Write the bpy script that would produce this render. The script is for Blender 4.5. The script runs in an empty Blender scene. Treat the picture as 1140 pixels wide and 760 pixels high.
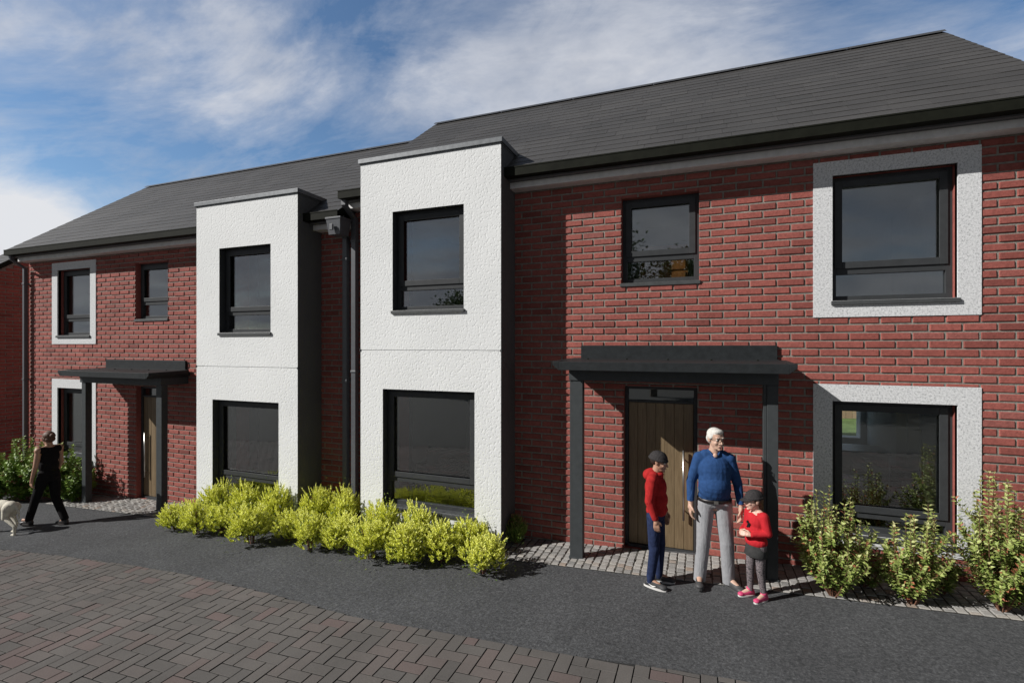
import bpy, bmesh, math, random
from mathutils import Vector, Matrix, Euler, noise
R = math.radians
scene = bpy.context.scene
COL = scene.collection
rnd = random.Random(7)
CZ = 2.64                       # camera height
SL = 0.043                      # ground falls gently to the left
def ground(x, y=0):
    return SL * max(-24, min(10, x))

# ------------------------------------------------------------------ helpers
class MB:
    """collects faces for one mesh object"""
    def __init__(s):
        s.v = []; s.f = []; s.m = []; s.var = []
    def face(s, pts, mat=0, var=0.5):
        n = len(s.v); s.v += [tuple(p) for p in pts]
        s.f.append(tuple(range(n, n + len(pts)))); s.m.append(mat); s.var.append(var)
    def box(s, x0, x1, y0, y1, z0, z1, mat=0, var=0.5):
        x0, x1 = min(x0, x1), max(x0, x1); y0, y1 = min(y0, y1), max(y0, y1); z0, z1 = min(z0, z1), max(z0, z1)
        n = len(s.v)
        s.v += [(x0,y0,z0),(x1,y0,z0),(x1,y1,z0),(x0,y1,z0),(x0,y0,z1),(x1,y0,z1),(x1,y1,z1),(x0,y1,z1)]
        for q in ((0,3,2,1),(4,5,6,7),(0,1,5,4),(1,2,6,5),(2,3,7,6),(3,0,4,7)):
            s.f.append(tuple(n + i for i in q)); s.m.append(mat); s.var.append(var)
    def hexa(s, b, t, mat=0, var=0.5):
        """b, t: four bottom and four top points, counter-clockwise from above"""
        n = len(s.v); s.v += [tuple(p) for p in b] + [tuple(p) for p in t]
        for q in ((0,3,2,1),(4,5,6,7),(0,1,5,4),(1,2,6,5),(2,3,7,6),(3,0,4,7)):
            s.f.append(tuple(n + i for i in q)); s.m.append(mat); s.var.append(var)
    def tube(s, pts, r, n=8, mat=0, var=0.5, cap=True):
        pts = [Vector(p) for p in pts]
        rr = r if isinstance(r, (list, tuple)) else [r] * len(pts)
        rings = []; up = None
        for i, p in enumerate(pts):
            d = (pts[min(i+1, len(pts)-1)] - pts[max(i-1, 0)]).normalized()
            if up is None:
                up = Vector((0,0,1)) if abs(d.z) < .9 else Vector((0,1,0))
            a = d.cross(up).normalized(); b = a.cross(d).normalized(); up = b
            base = len(s.v)
            for k in range(n):
                t = 2*math.pi*k/n
                s.v.append(tuple(p + (a*math.cos(t) + b*math.sin(t))*rr[i]))
            rings.append(base)
        for i in range(len(rings)-1):
            for k in range(n):
                s.f.append((rings[i]+k, rings[i]+(k+1)%n, rings[i+1]+(k+1)%n, rings[i+1]+k)); s.m.append(mat); s.var.append(var)
        if cap:
            s.f.append(tuple(rings[0]+k for k in range(n))[::-1]); s.m.append(mat); s.var.append(var)
            s.f.append(tuple(rings[-1]+k for k in range(n))); s.m.append(mat); s.var.append(var)
    def lathe(s, prof, c=(0,0,0), sx=1, sy=1, n=24, mat=0, M=None, arc=(0, 2*math.pi)):
        """prof: list of (radius, z)"""
        base = len(s.v); c = Vector(c)
        full = abs(arc[1]-arc[0]-2*math.pi) < 1e-6; nn = n if full else n+1
        for (r, z) in prof:
            for k in range(nn):
                t = arc[0] + (arc[1]-arc[0])*k/n
                p = Vector((r*sx*math.cos(t), r*sy*math.sin(t), z))
                if M is not None: p = M @ p
                s.v.append(tuple(c + p))
        for i in range(len(prof)-1):
            for k in range(n):
                k2 = (k+1) % nn
                s.f.append((base+i*nn+k, base+i*nn+k2, base+(i+1)*nn+k2, base+(i+1)*nn+k)); s.m.append(mat); s.var.append(0.5)
    def make(s, name, org=(0,0,0), smooth=False):
        me = bpy.data.meshes.new(name)
        o = Vector(org)
        me.from_pydata([tuple(Vector(v) - o) for v in s.v], [], s.f)
        me.polygons.foreach_set('material_index', s.m)
        if smooth: me.polygons.foreach_set('use_smooth', [True]*len(s.f))
        at = me.attributes.new('var', 'FLOAT', 'FACE'); at.data.foreach_set('value', s.var)
        me.update(); return me

def worldpos(o):
    p = Vector((0,0,0))
    while o is not None:
        p += o.location; o = o.parent
    return p
def link(name, me, mats, parent=None, org=None):
    o = bpy.data.objects.new(name, me); COL.objects.link(o)
    if not me.materials:
        for m in (mats if isinstance(mats, (list, tuple)) else [mats]): me.materials.append(m)
    if parent is not None: o.parent = parent
    elif org is not None: o.location = org
    return o
def part(name, mb, mats, parent, bevel=0, smooth=False):
    """mesh given in world coordinates, stored relative to its parent"""
    o = link(name, mb.make(name, worldpos(parent), smooth), mats, parent)
    if bevel:
        b = o.modifiers.new('bevel', 'BEVEL'); b.width = bevel; b.segments = 2; b.limit_method = 'ANGLE'; b.angle_limit = R(40)
    return o
def solo(name, mb, mats, org=(0,0,0), smooth=False, bevel=0):
    o = link(name, mb.make(name, org, smooth), mats, None, org)
    if bevel:
        b = o.modifiers.new('bevel', 'BEVEL'); b.width = bevel; b.segments = 2; b.limit_method = 'ANGLE'; b.angle_limit = R(40)
    return o
def empty(name, loc, rz=0):
    o = bpy.data.objects.new(name, None); COL.objects.link(o); o.location = loc; o.rotation_euler = (0,0,rz)
    o.empty_display_size = .2
    return o
def tag(o, label=None, cat=None, group=None, kind=None):
    if label: o['label'] = label
    if cat: o['category'] = cat
    if group: o['group'] = group
    if kind: o['kind'] = kind
    return o
def copy_tree(o, parent=None):
    c = o.copy(); COL.objects.link(c); c.parent = parent
    for ch in list(o.children): copy_tree(ch, c)
    return c

# ------------------------------------------------------------------ materials
def mat(name):
    m = bpy.data.materials.new(name); m.use_nodes = True
    nt = m.node_tree; b = nt.nodes['Principled BSDF']
    return m, nt, b
def nn(nt, t, **kw):
    n = nt.nodes.new(t)
    for k, v in kw.items(): setattr(n, k, v)
    return n
def noise_node(nt, scale, detail=4, rough=.55, vec=None, dist=0):
    n = nn(nt, 'ShaderNodeTexNoise'); n.inputs['Scale'].default_value = scale
    n.inputs['Detail'].default_value = detail; n.inputs['Roughness'].default_value = rough; n.inputs['Distortion'].default_value = dist
    if vec is not None: nt.links.new(vec, n.inputs['Vector'])
    return n
def ramp(nt, fac, stops):
    r = nn(nt, 'ShaderNodeValToRGB')
    e = r.color_ramp.elements
    while len(e) < len(stops): e.new(.5)
    for i, (p, c) in enumerate(stops):
        e[i].position = p; e[i].color = (*c, 1)
    nt.links.new(fac, r.inputs[0]); return r
def mixc(nt, fac, a, b, mode='MIX'):
    m = nn(nt, 'ShaderNodeMix', data_type='RGBA', blend_type=mode)
    for sock, v in ((m.inputs[0], fac), (m.inputs[6], a), (m.inputs[7], b)):
        if hasattr(v, 'is_output') or hasattr(v, 'links'): nt.links.new(v, sock)
        elif isinstance(v, (int, float)): sock.default_value = v
        else: sock.default_value = (*v, 1)
    return m.outputs[2]
def bump(nt, b, h, strength, dist):
    n = nn(nt, 'ShaderNodeBump'); n.inputs['Strength'].default_value = strength; n.inputs['Distance'].default_value = dist
    nt.links.new(h, n.inputs['Height']); nt.links.new(n.outputs[0], b.inputs['Normal']); return n
def simple(name, col, rough=.6, metal=0, nscale=40, amt=.15, bmp=0, bscale=200, spec=.5):
    m, nt, b = mat(name)
    tc = nn(nt, 'ShaderNodeTexCoord')
    n = noise_node(nt, nscale, 5, .6, tc.outputs['Object'])
    lo = tuple(max(0, c*(1-amt)) for c in col); hi = tuple(min(1, c*(1+amt)) for c in col)
    r = ramp(nt, n.outputs['Fac'], [(.3, lo), (.7, hi)])
    nt.links.new(r.outputs[0], b.inputs['Base Color'])
    b.inputs['Roughness'].default_value = rough; b.inputs['Metallic'].default_value = metal
    b.inputs['Specular IOR Level'].default_value = spec
    if bmp:
        n2 = noise_node(nt, bscale, 4, .6, tc.outputs['Object']); bump(nt, b, n2.outputs['Fac'], 1, bmp)
    return m
def varmat(name, stops, rough=.85, nscale=60, namt=.35, bmp=.002, bscale=120, spec=.3, big=None, fine=0):
    """colour taken from the per-piece attribute, broken up with noise"""
    m, nt, b = mat(name)
    tc = nn(nt, 'ShaderNodeTexCoord'); at = nn(nt, 'ShaderNodeAttribute', attribute_name='var')
    r = ramp(nt, at.outputs['Fac'], stops)
    n = noise_node(nt, nscale, 5, .65, tc.outputs['Object'])
    k = ramp(nt, n.outputs['Fac'], [(.25, (1-namt,)*3), (.75, (1+namt*.5,)*3)])
    c = mixc(nt, 1.0, r.outputs[0], k.outputs[0], 'MULTIPLY')
    if big:
        n3 = noise_node(nt, big, 3, .5, tc.outputs['Object'])
        k3 = ramp(nt, n3.outputs['Fac'], [(.3, (.82,)*3), (.7, (1.1,)*3)])
        c = mixc(nt, 1.0, c, k3.outputs[0], 'MULTIPLY')
    nt.links.new(c, b.inputs['Base Color'])
    b.inputs['Roughness'].default_value = rough; b.inputs['Specular IOR Level'].default_value = spec
    n2 = noise_node(nt, bscale, 5, .65, tc.outputs['Object']); bump(nt, b, n2.outputs['Fac'], 1, bmp)
    return m
M = {}
M['brick'] = varmat('red_brick', [(0, (.25,.075,.062)), (.3, (.33,.096,.078)), (.75, (.375,.115,.094)), (1, (.32,.112,.096))], .85, 38, .36, .0035, 70, big=1.6)
M['mortar'] = simple('mortar', (.25,.230,.200), .95, nscale=18, amt=.35, bmp=.006, bscale=90)
M['slate'] = varmat('roof_slate', [(0, (.056,.054,.052)), (.5, (.064,.061,.059)), (1, (.073,.070,.067))], .62, 30, .22, .0015, 90, spec=.35, big=.8)
M['gutter'] = simple('gutter_paint', (.012,.013,.009), .7, nscale=8, amt=.25, spec=.1)
M['trim_grey'] = simple('trim_grey', (.10,.10,.105), .5, nscale=10, amt=.15)
M['trim_light'] = simple('trim_light', (.76,.75,.74), .6, nscale=12, amt=.1)
M['frame'] = simple('window_frame_grey', (.045,.048,.051), .5, nscale=10, amt=.12, spec=.25)
M['sill'] = simple('sill_grey', (.060,.064,.066), .5, nscale=14, amt=.2)
M['canopy'] = simple('canopy_grey', (.022,.025,.027), .55, nscale=14, amt=.25, bmp=.0006, bscale=60, spec=.2)
M['post'] = simple('post_grey', (.052,.058,.061), .5, nscale=14, amt=.12, spec=.25)
M['blue_cap'] = simple('cap_metal', (.14,.15,.16), .42, .3, nscale=14, amt=.25)
M['pipe'] = simple('downpipe_grey', (.095,.10,.11), .4, nscale=14, amt=.12)
M['plaster'] = simple('plaster_white', (.78,.78,.76), .9, nscale=4, amt=.05)
M['floor_in'] = simple('floor_laminate', (.22,.17,.12), .5, nscale=6, amt=.2)
M['steel'] = simple('brushed_steel', (.62,.61,.58), .28, 1, nscale=80, amt=.08)
M['ridge'] = simple('ridge_tile', (.055,.057,.062), .55, nscale=20, amt=.2)

def render_mat():
    m, nt, b = mat('white_render')
    tc = nn(nt, 'ShaderNodeTexCoord')
    n = noise_node(nt, 1.3, 4, .6, tc.outputs['Object'])
    r = ramp(nt, n.outputs['Fac'], [(.3, (.76,.775,.775)), (.7, (.82,.835,.835))])
    # dimples
    n2 = noise_node(nt, 30, 2, .45, tc.outputs['Object'], .25)
    k = ramp(nt, n2.outputs['Fac'], [(.34, (0,0,0)), (.47, (1,1,1))])
    n3 = noise_node(nt, 110, 3, .6, tc.outputs['Object'])
    add = nn(nt, 'ShaderNodeMath', operation='MULTIPLY_ADD'); add.inputs[1].default_value = .35
    nt.links.new(n3.outputs['Fac'], add.inputs[0]); nt.links.new(k.outputs[0], add.inputs[2])
    bump(nt, b, add.outputs[0], .5, .005)
    nt.links.new(r.outputs[0], b.inputs['Base Color'])
    b.inputs['Roughness'].default_value = .93; b.inputs['Specular IOR Level'].default_value = .2
    return m
M['render'] = render_mat()
M['shaded_render'] = simple('shaded_render', (.10,.10,.10), .93, nscale=2, amt=.08, bmp=.005, bscale=34)  # bay side render, its shade put into the colour as dark grey
def roughcast():
    m, nt, b = mat('grey_roughcast')
    tc = nn(nt, 'ShaderNodeTexCoord')
    v = noise_node(nt, 48, 6, .85, tc.outputs['Object'])
    r = ramp(nt, v.outputs['Fac'], [(.36, (.26,.27,.28)), (.47, (.64,.65,.66)), (.6, (.80,.81,.82))])
    bump(nt, b, v.outputs['Fac'], .8, .0035)
    nt.links.new(r.outputs[0], b.inputs['Base Color'])
    b.inputs['Roughness'].default_value = .95; b.inputs['Specular IOR Level'].default_value = .15
    return m
M['roughcast'] = roughcast()
def glass():
    m, nt, b = mat('window_glass'); nt.nodes.remove(b)
    out = nt.nodes['Material Output']
    t = nn(nt, 'ShaderNodeBsdfTransparent'); t.inputs[0].default_value = (.84,.87,.86,1)
    g = nn(nt, 'ShaderNodeBsdfGlossy'); g.inputs['Roughness'].default_value = .015; g.inputs['Color'].default_value = (.9,.92,.95,1)
    lw = nn(nt, 'ShaderNodeLayerWeight'); lw.inputs['Blend'].default_value = .5
    pw = nn(nt, 'ShaderNodeMath', operation='POWER'); pw.inputs[1].default_value = 4.0; nt.links.new(lw.outputs['Facing'], pw.inputs[0])
    f = nn(nt, 'ShaderNodeMath', operation='MULTIPLY_ADD'); f.inputs[1].default_value = .85; f.inputs[2].default_value = .165; nt.links.new(pw.outputs[0], f.inputs[0])
    mx = nn(nt, 'ShaderNodeMixShader')
    nt.links.new(f.outputs[0], mx.inputs[0]); nt.links.new(t.outputs[0], mx.inputs[1]); nt.links.new(g.outputs[0], mx.inputs[2])
    nt.links.new(mx.outputs[0], out.inputs[0])
    return m
M['glass'] = glass()
def tarmac():
    m, nt, b = mat('tarmac')
    tc = nn(nt, 'ShaderNodeTexCoord')
    n1 = noise_node(nt, 48, 5, .85, tc.outputs['Object']); n2 = noise_node(nt, .9, 4, .6, tc.outputs['Object'])
    n3 = noise_node(nt, 28, 4, .7, tc.outputs['Object'])
    a = ramp(nt, n1.outputs['Fac'], [(.30, (.036,.037,.040)), (.48, (.076,.079,.083)), (.62, (.130,.133,.138)), (.72, (.24,.24,.24))])
    k = ramp(nt, n2.outputs['Fac'], [(.3, (.82,)*3), (.7, (1.12,)*3)])
    k3 = ramp(nt, n3.outputs['Fac'], [(.36, (.74,)*3), (.64, (1.26,)*3)])
    c = mixc(nt, 1.0, a.outputs[0], k.outputs[0], 'MULTIPLY'); c = mixc(nt, 1.0, c, k3.outputs[0], 'MULTIPLY')
    nt.links.new(c, b.inputs['Base Color']); b.inputs['Roughness'].default_value = .9; b.inputs['Specular IOR Level'].default_value = .25
    bump(nt, b, n1.outputs['Fac'], 1, .008)
    return m
M['tarmac'] = tarmac()
M['paver'] = varmat('block_paver', [(0, (.118,.111,.105)), (.5, (.135,.125,.117)), (.72, (.141,.125,.117)), (.88, (.148,.121,.113)), (1, (.152,.115,.109))], .9, 90, .22, .002, 160, big=1.5)
M['paver_bed'] = simple('paver_joint_sand', (.020,.019,.018), .95, nscale=60, amt=.3)
M['sett'] = varmat('granite_sett', [(0, (.24,.235,.225)), (.5, (.36,.35,.335)), (.8, (.41,.39,.36)), (1, (.34,.27,.22))], .85, 70, .3, .004, 90)
M['sett_bed'] = simple('sett_joint', (.08,.075,.065), .95, nscale=60, amt=.3)
M['grass'] = simple('lawn_green', (.20,.30,.10), .9, nscale=3, amt=.3)
M['ground'] = simple('ground_gravel', (.055,.054,.050), .95, nscale=2, amt=.2)
M['soil'] = simple('soil', (.035,.026,.020), .95, nscale=30, amt=.4, bmp=.02, bscale=30)

# ------------------------------------------------------------------ ground
def ground_sheet():
    mb = MB()
    xs = [-400,-120,-60,-24,-18,-12,-6,0,5,10,60,120,400]; ys = [-400,-100,-30,-2.35,8,30,100,400]
    for i in range(len(xs)-1):
        for j in range(len(ys)-1):
            mb.face([(xs[i],ys[j],ground(xs[i])-.02),(xs[i+1],ys[j],ground(xs[i+1])-.02),(xs[i+1],ys[j+1],ground(xs[i+1])-.02),(xs[i],ys[j+1],ground(xs[i])-.02)])
    return tag(solo('ground', mb, M['ground']), 'grey ground around the houses', kind='structure')
ground_sheet()
mb = MB()
for a, b in ((-30,-24),(-24,0),(0,10),(10,30)):
    mb.face([(a,6.2,ground(a)-.01),(b,6.2,ground(b)-.01),(b,60,ground(b)-.01),(a,60,ground(a)-.01)])
tag(solo('lawn', mb, M['grass']), 'green lawn behind the houses', kind='structure')
# tarmac footway with its far edge against the houses and its near edge along the block paving
edge = [(-40,-2.5),(-14,-2.52),(-9.88,-2.44),(-8.56,-2.33),(-7.26,-2.27),(-6.08,-2.26),(-4.92,-2.32),(-3.9,-2.42),(-3.25,-2.49),(-2.7,-2.48),(-2.2,-2.47),(-1.55,-2.475),(-.97,-2.455),(-.45,-2.42),(.04,-2.39),(1.3,-2.38),(12,-2.40)]
def edge_y(x):
    for (a, b), (c, d) in zip(edge, edge[1:]):
        if a <= x <= c:
            return b + (d-b)*(x-a)/(c-a)
    return -2.4
mb = MB()
x = -40.0
while x < 12:
    x2 = x + .25
    a, b = edge_y(x), edge_y(x2)
    for (ya, yb, yc, yd) in ((a, b, -1.2, -1.2), (-1.2, -1.2, .2, .2)):
        mb.face([(x,ya,ground(x)),(x2,yb,ground(x2)),(x2,yd,ground(x2)),(x,yc,ground(x))])
    mb.face([(x,a,ground(x)-.02),(x2,b,ground(x2)-.02),(x2,b,ground(x2)),(x,a,ground(x))])
    x = x2
tag(solo('footway', mb, M['tarmac']), 'dark tarmac footway in front of the two houses', kind='structure')

def paver_box(mb, x0, x1, y0, y1, h, var, bev=.006, mat=0, tilt=.002):
    """one chamfered block whose top follows the slope of the ground"""
    t = rnd.uniform(-tilt, tilt); t2 = rnd.uniform(-tilt, tilt)
    def P(x, y, z): return (x, y, ground(x) + z + t*(x-x0)/max(.01, x1-x0) + t2)
    o = [(x0,y0),(x1,y0),(x1,y1),(x0,y1)]
    i = [(x0+bev,y0+bev),(x1-bev,y0+bev),(x1-bev,y1-bev),(x0+bev,y1-bev)]
    mb.face([P(*p, h) for p in i], mat, var)
    for k in range(4):
        k2 = (k+1) % 4
        mb.face([P(*o[k], h-bev*.9), P(*o[k2], h-bev*.9), P(*i[k2], h), P(*i[k], h)], mat, var)
        mb.face([P(*o[k], h-.03), P(*o[k2], h-.03), P(*o[k2], h-bev*.9), P(*o[k], h-bev*.9)], 1, var)
# herringbone: cell (i, j) belongs to a lengthways or crossways block by (i - j) mod 4
def herring():
    mb = MB(); w = .128; g = .0040
    xa = -20.0
    while xa < 5:
        xb = xa + .25
        mb.face([(xa,-7,ground(xa)-.010),(xb,-7,ground(xb)-.010),(xb,edge_y(xb)-.001,ground(xb)-.010),(xa,edge_y(xa)-.001,ground(xa)-.010)], 1)
        xa = xb
    def nv(x, y):
        n = noise.noise(Vector((x*.55, y*.9, 3.1)))
        v = rnd.random()*.74 + n*.3
        if rnd.random() < .10 + .3*max(0, n): v = rnd.uniform(.78, 1)
        return max(0, min(1, v))
    for i in range(-152, 36):
        for j in range(-36, 4):
            k = (i - j) % 4
            X = i*w; Y = -2.2 + j*w
            if k == 0: r = (X, X+2*w, Y, Y+w)
            elif k == 3: r = (X, X+w, Y, Y+2*w)
            else: continue
            # lengthways block covers (i,j),(i+1,j); crossways covers (i,j),(i,j+1): classes 0,1 and 3,2
            e = min(edge_y(r[0]), edge_y(r[1])) - .003
            if r[2] >= e - .02: continue
            paver_box(mb, r[0]+g, r[1]-g, r[2]+g, min(r[3]-g, e), .002, nv(X, Y), .003)
    return mb
tag(solo('block_paving', herring(), [M['paver'], M['paver_bed']]), 'herringbone block paving in brown and grey', kind='structure')

def setts(x0, x1, y0, y1, seed):
    r = random.Random(seed); mb = MB(); s = .098
    n = 20
    for q in range(n):
        a = x0 + (x1-x0)*q/n; b = x0 + (x1-x0)*(q+1)/n
        mb.face([(a,y0,ground(a)+.005),(b,y0,ground(b)+.005),(b,y1,ground(b)+.005),(a,y1,ground(a)+.005)], 1)
    row = 0; y = y0 + .01
    nx = int((x1-x0)/s)
    for i in range(nx):
        x = x0 + i*s; y = y0 + .004 + (0 if i % 2 else -.0)
        off = 0
        if i % 2:
            paver_box(mb, x+.005, x+s-.005, y, y+s*.5-.006, .014, r.random(), .008, 0, .004); y += s*.5
        while y < y1 - .03:
            l = min(s*r.uniform(.92, 1.12), y1-y)
            v = min(1, max(0, r.gauss(.5, .25)))
            paver_box(mb, x+.005+r.uniform(-.002,.002), x+s-.005, y+.004, y+l-.004, .013+r.uniform(-.003,.003), v, .010, 0, .004)
            y += l
    return mb
tag(solo('entrance_paving', setts(-2.62, 3.7, -.765, .0, 3), [M['sett'], M['sett_bed']]), 'pale granite setts in front of the right-hand house', kind='structure')
tag(solo('entrance_paving', setts(-12.3, -8.15, -.74, .0, 4), [M['sett'], M['sett_bed']]), 'pale granite setts at the left-hand porch', kind='structure')

# ------------------------------------------------------------------ house building
def subtract(rect, holes):
    out = [rect]
    for h in holes:
        nxt = []
        for (a, b, c, d) in out:
            ha, hb, hc, hd = h
            if hb <= a or ha >= b or hd <= c or hc >= d: nxt.append((a, b, c, d)); continue
            if ha > a: nxt.append((a, ha, c, d))
            if hb < b: nxt.append((hb, b, c, d))
            a2, b2 = max(a, ha), min(b, hb)
            if hc > c: nxt.append((a2, b2, c, hc))
            if hd < d: nxt.append((a2, b2, hd, d))
        out = nxt
    return [q for q in out if q[1]-q[0] > .008 and q[3]-q[2] > .008]
BW, BH, MJ = .2945, .0925, .0175
def bricks(mb, P, u0, u1, v0, v1, holes, rr, under=None, matb=0, depth=.011, rand=1.3):
    """P(u, v, d) -> point; d is how far the face stands out of the mortar"""
    v = v0; row = 0
    bev = .007
    while v < v1:
        u = u0 - (row % 2)*BW*.5 - .03
        top = min(v+BH-MJ, v1)
        while u < u1:
            a, b = max(u, u0), min(u+BW-MJ, u1)
            if b - a > .01 and top - v > .01:
                var = min(1, max(0, rr.gauss(.5, .26)))
                dd = depth + rr.uniform(-.002, .003)*rand
                for (p, q, c, d) in subtract((a, b, v, top), holes):
                    if under and (under(p) < d or under(q) < d): continue
                    be = min(bev, (q-p)*.3, (d-c)*.3)
                    j = [rr.uniform(-.0018, .0018)*rand for _ in range(4)]
                    o = [(p, c), (q, c), (q, d), (p, d)]
                    i = [(p+be+j[0], c+be), (q-be, c+be+j[1]), (q-be+j[2], d-be), (p+be, d-be+j[3])]
                    mb.face([P(*k, dd) for k in i], matb, var)
                    for k in range(4):
                        k2 = (k+1) % 4
                        mb.face([P(*o[k], -.002), P(*o[k2], -.002), P(*i[k2], dd), P(*i[k], dd)], matb, var)
            u += BW
        v += BH; row += 1
def pierced(mb, x0, x1, z0, z1, holes, yf, yb, mf, mbk, mr):
    """wall panel with rectangular holes: front, back and reveals"""
    xs = sorted({x0, x1, *[h[0] for h in holes], *[h[1] for h in holes]}); xs = [v for v in xs if x0 <= v <= x1]
    zs = sorted({z0, z1, *[h[2] for h in holes], *[h[3] for h in holes]}); zs = [v for v in zs if z0 <= v <= z1]
    def solid(i, j):
        if i < 0 or j < 0 or i >= len(xs)-1 or j >= len(zs)-1: return False
        cx, cz = (xs[i]+xs[i+1])/2, (zs[j]+zs[j+1])/2
        return not any(h[0] < cx < h[1] and h[2] < cz < h[3] for h in holes)
    for i in range(len(xs)-1):
        for j in range(len(zs)-1):
            if not solid(i, j): continue
            a, b, c, d = xs[i], xs[i+1], zs[j], zs[j+1]
            mb.face([(a,yf,c),(b,yf,c),(b,yf,d),(a,yf,d)], mf)
            mb.face([(b,yb,c),(a,yb,c),(a,yb,d),(b,yb,d)], mbk)
            if not solid(i-1, j): mb.face([(a,yb,c),(a,yf,c),(a,yf,d),(a,yb,d)], mr)
            if not solid(i+1, j): mb.face([(b,yf,c),(b,yb,c),(b,yb,d),(b,yf,d)], mr)
            if not solid(i, j-1): mb.face([(a,yb,c),(b,yb,c),(b,yf,c),(a,yf,c)], mr)
            if not solid(i, j+1): mb.face([(a,yf,d),(b,yf,d),(b,yb,d),(a,yb,d)], mr)

EAVE_Y, EAVE_Z, RID_Y, RID_Z = -.398, 2.411+CZ, 2.655, 4.744+CZ
BACK = 2*RID_Y
def add_window(root, x0, x1, z0, z1, y, rail=None, sill_out=None, flip=False, open_handle=True):
    """y = front plane of the outer frame; rail = (low, high) of the transom"""
    w = empty('window', (0,0,0)); w.parent = root
    fr = MB(); t = .062; d0, d1 = y, y+.07
    fr.box(x0, x0+t, d0, d1, z0, z1); fr.box(x1-t, x1, d0, d1, z0, z1)
    fr.box(x0+t, x1-t, d0, d1, z1-t, z1); fr.box(x0+t, x1-t, d0, d1, z0, z0+t)
    zl = z0+t
    if rail:
        fr.box(x0+t, x1-t, d0, d1, rail[0], rail[1]-.02)
    part('frame', fr, M['frame'], w, .003)
    zr = rail[1]-.02 if rail else z0+t
    s = MB(); e = .076; a0, a1, b0, b1 = x0+t-.018, x1-t+.018, zr-.012, z1-t+.018; s0, s1 = y-.018, y-.0005
    s.box(a0, a0+e, s0, s1, b0, b1); s.box(a1-e, a1, s0, s1, b0, b1)
    s.box(a0+e, a1-e, s0, s1, b1-e, b1); s.box(a0+e, a1-e, s0, s1, b0, b0+e)
    part('sash', s, M['frame'], w, .003)
    p = MB(); p.box(x0+t-.004, x1-t+.004, y+.028, y+.036, (rail[1]-.024) if rail else z0+t-.004, z1-t+.004)
    part('pane', p, M['glass'], w)
    if rail:
        p = MB(); p.box(x0+t-.004, x1-t+.004, y+.028, y+.036, z0+t-.004, rail[0]+.004)
        part('pane', p, M['glass'], w)
    sb = MB(); so = sill_out
    sb.hexa([(x0-.014,so,z0-.048),(x1+.014,so,z0-.048),(x1+.014,y-.002,z0-.048),(x0-.014,y-.002,z0-.045)],
            [(x0-.014,so,z0-.004),(x1+.014,so,z0-.004),(x1+.014,y-.002,z0+.010),(x0-.014,y-.002,z0+.006)])
    part('sill', sb, M['sill'], w, .003)
    return w
def slate_roof(root, x0, x1, dz, seed):
    rr = random.Random(seed); mb = MB()
    dy, dzr = RID_Y-EAVE_Y, RID_Z-EAVE_Z
    Ls = math.hypot(dy, dzr); cy, cz = dy/Ls, dzr/Ls
    nrow = 19; g = Ls/nrow
    for side in (0, 1):
        def P(x, t, h):
            y = EAVE_Y + cy*t - cz*h*1.0; z = EAVE_Z + dz + cz*t + cy*h
            if side: y = 2*RID_Y - y
            return (x, y, z)
        for r in range(nrow):
            x = x0 - rr.uniform(0, .3)
            t0, t1 = r*g, (r+1)*g
            while x < x1:
                w = rr.choice([.28,.36,.36,.45,.55,.7]); a, b = max(x, x0), min(x+w-.003, x1)
                if b - a > .01:
                    var = min(1, max(0, rr.gauss(.5, .22))); hh = .0075+rr.uniform(-.001,.0025)
                    tb = t0 + rr.uniform(-.004, .004)
                    q = [P(a,tb,hh), P(b,tb,hh), P(b,t1+.002,.004), P(a,t1+.002,.004)]
                    if side: q = q[::-1]
                    mb.face(q, 0, var)
                    q = [P(a,tb,0), P(b,tb,0), P(b,tb,hh), P(a,tb,hh)]
                    mb.face(q if not side else q[::-1], 0, var*.9)
                    for xx in (a, b):
                        mb.face([P(xx,tb,0), P(xx,tb,hh), P(xx,t1,.004), P(xx,t1,0)], 0, .1)
                x += w
        a, b = x0, x1
        q = [P(a,0,-.001), P(b,0,-.001), P(b,Ls,-.001), P(a,Ls,-.001)]; mb.face(q, 1)
        q = [P(a,.03,-.11), P(b,.03,-.11), P(b,Ls,-.11), P(a,Ls,-.11)]; mb.face(q[::-1], 1)
        for xx in (a, b): mb.face([P(xx,.0,-.005), P(xx,.03,-.11), P(xx,Ls,-.11), P(xx,Ls,-.001)], 1)
    roof = part('roof', mb, [M['slate'], M['gutter']], root)
    rg = MB(); x = x0
    while x < x1 - .01:
        b = min(x+1.5, x1)
        zt = RID_Z + dz + .030
        pts = [(-.11, -.075), (-.04, -.012), (0, 0), (.04, -.012), (.11, -.075)]
        for (p, q) in zip(pts, pts[1:]):
            rg.face([(x,RID_Y+p[0],zt+p[1]),(b-.006,RID_Y+p[0],zt+p[1]),(b-.006,RID_Y+q[0],zt+q[1]),(x,RID_Y+q[0],zt+q[1])][::1])
        x = b
    part('ridge', rg, M['ridge'], roof)
    return roof

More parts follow.
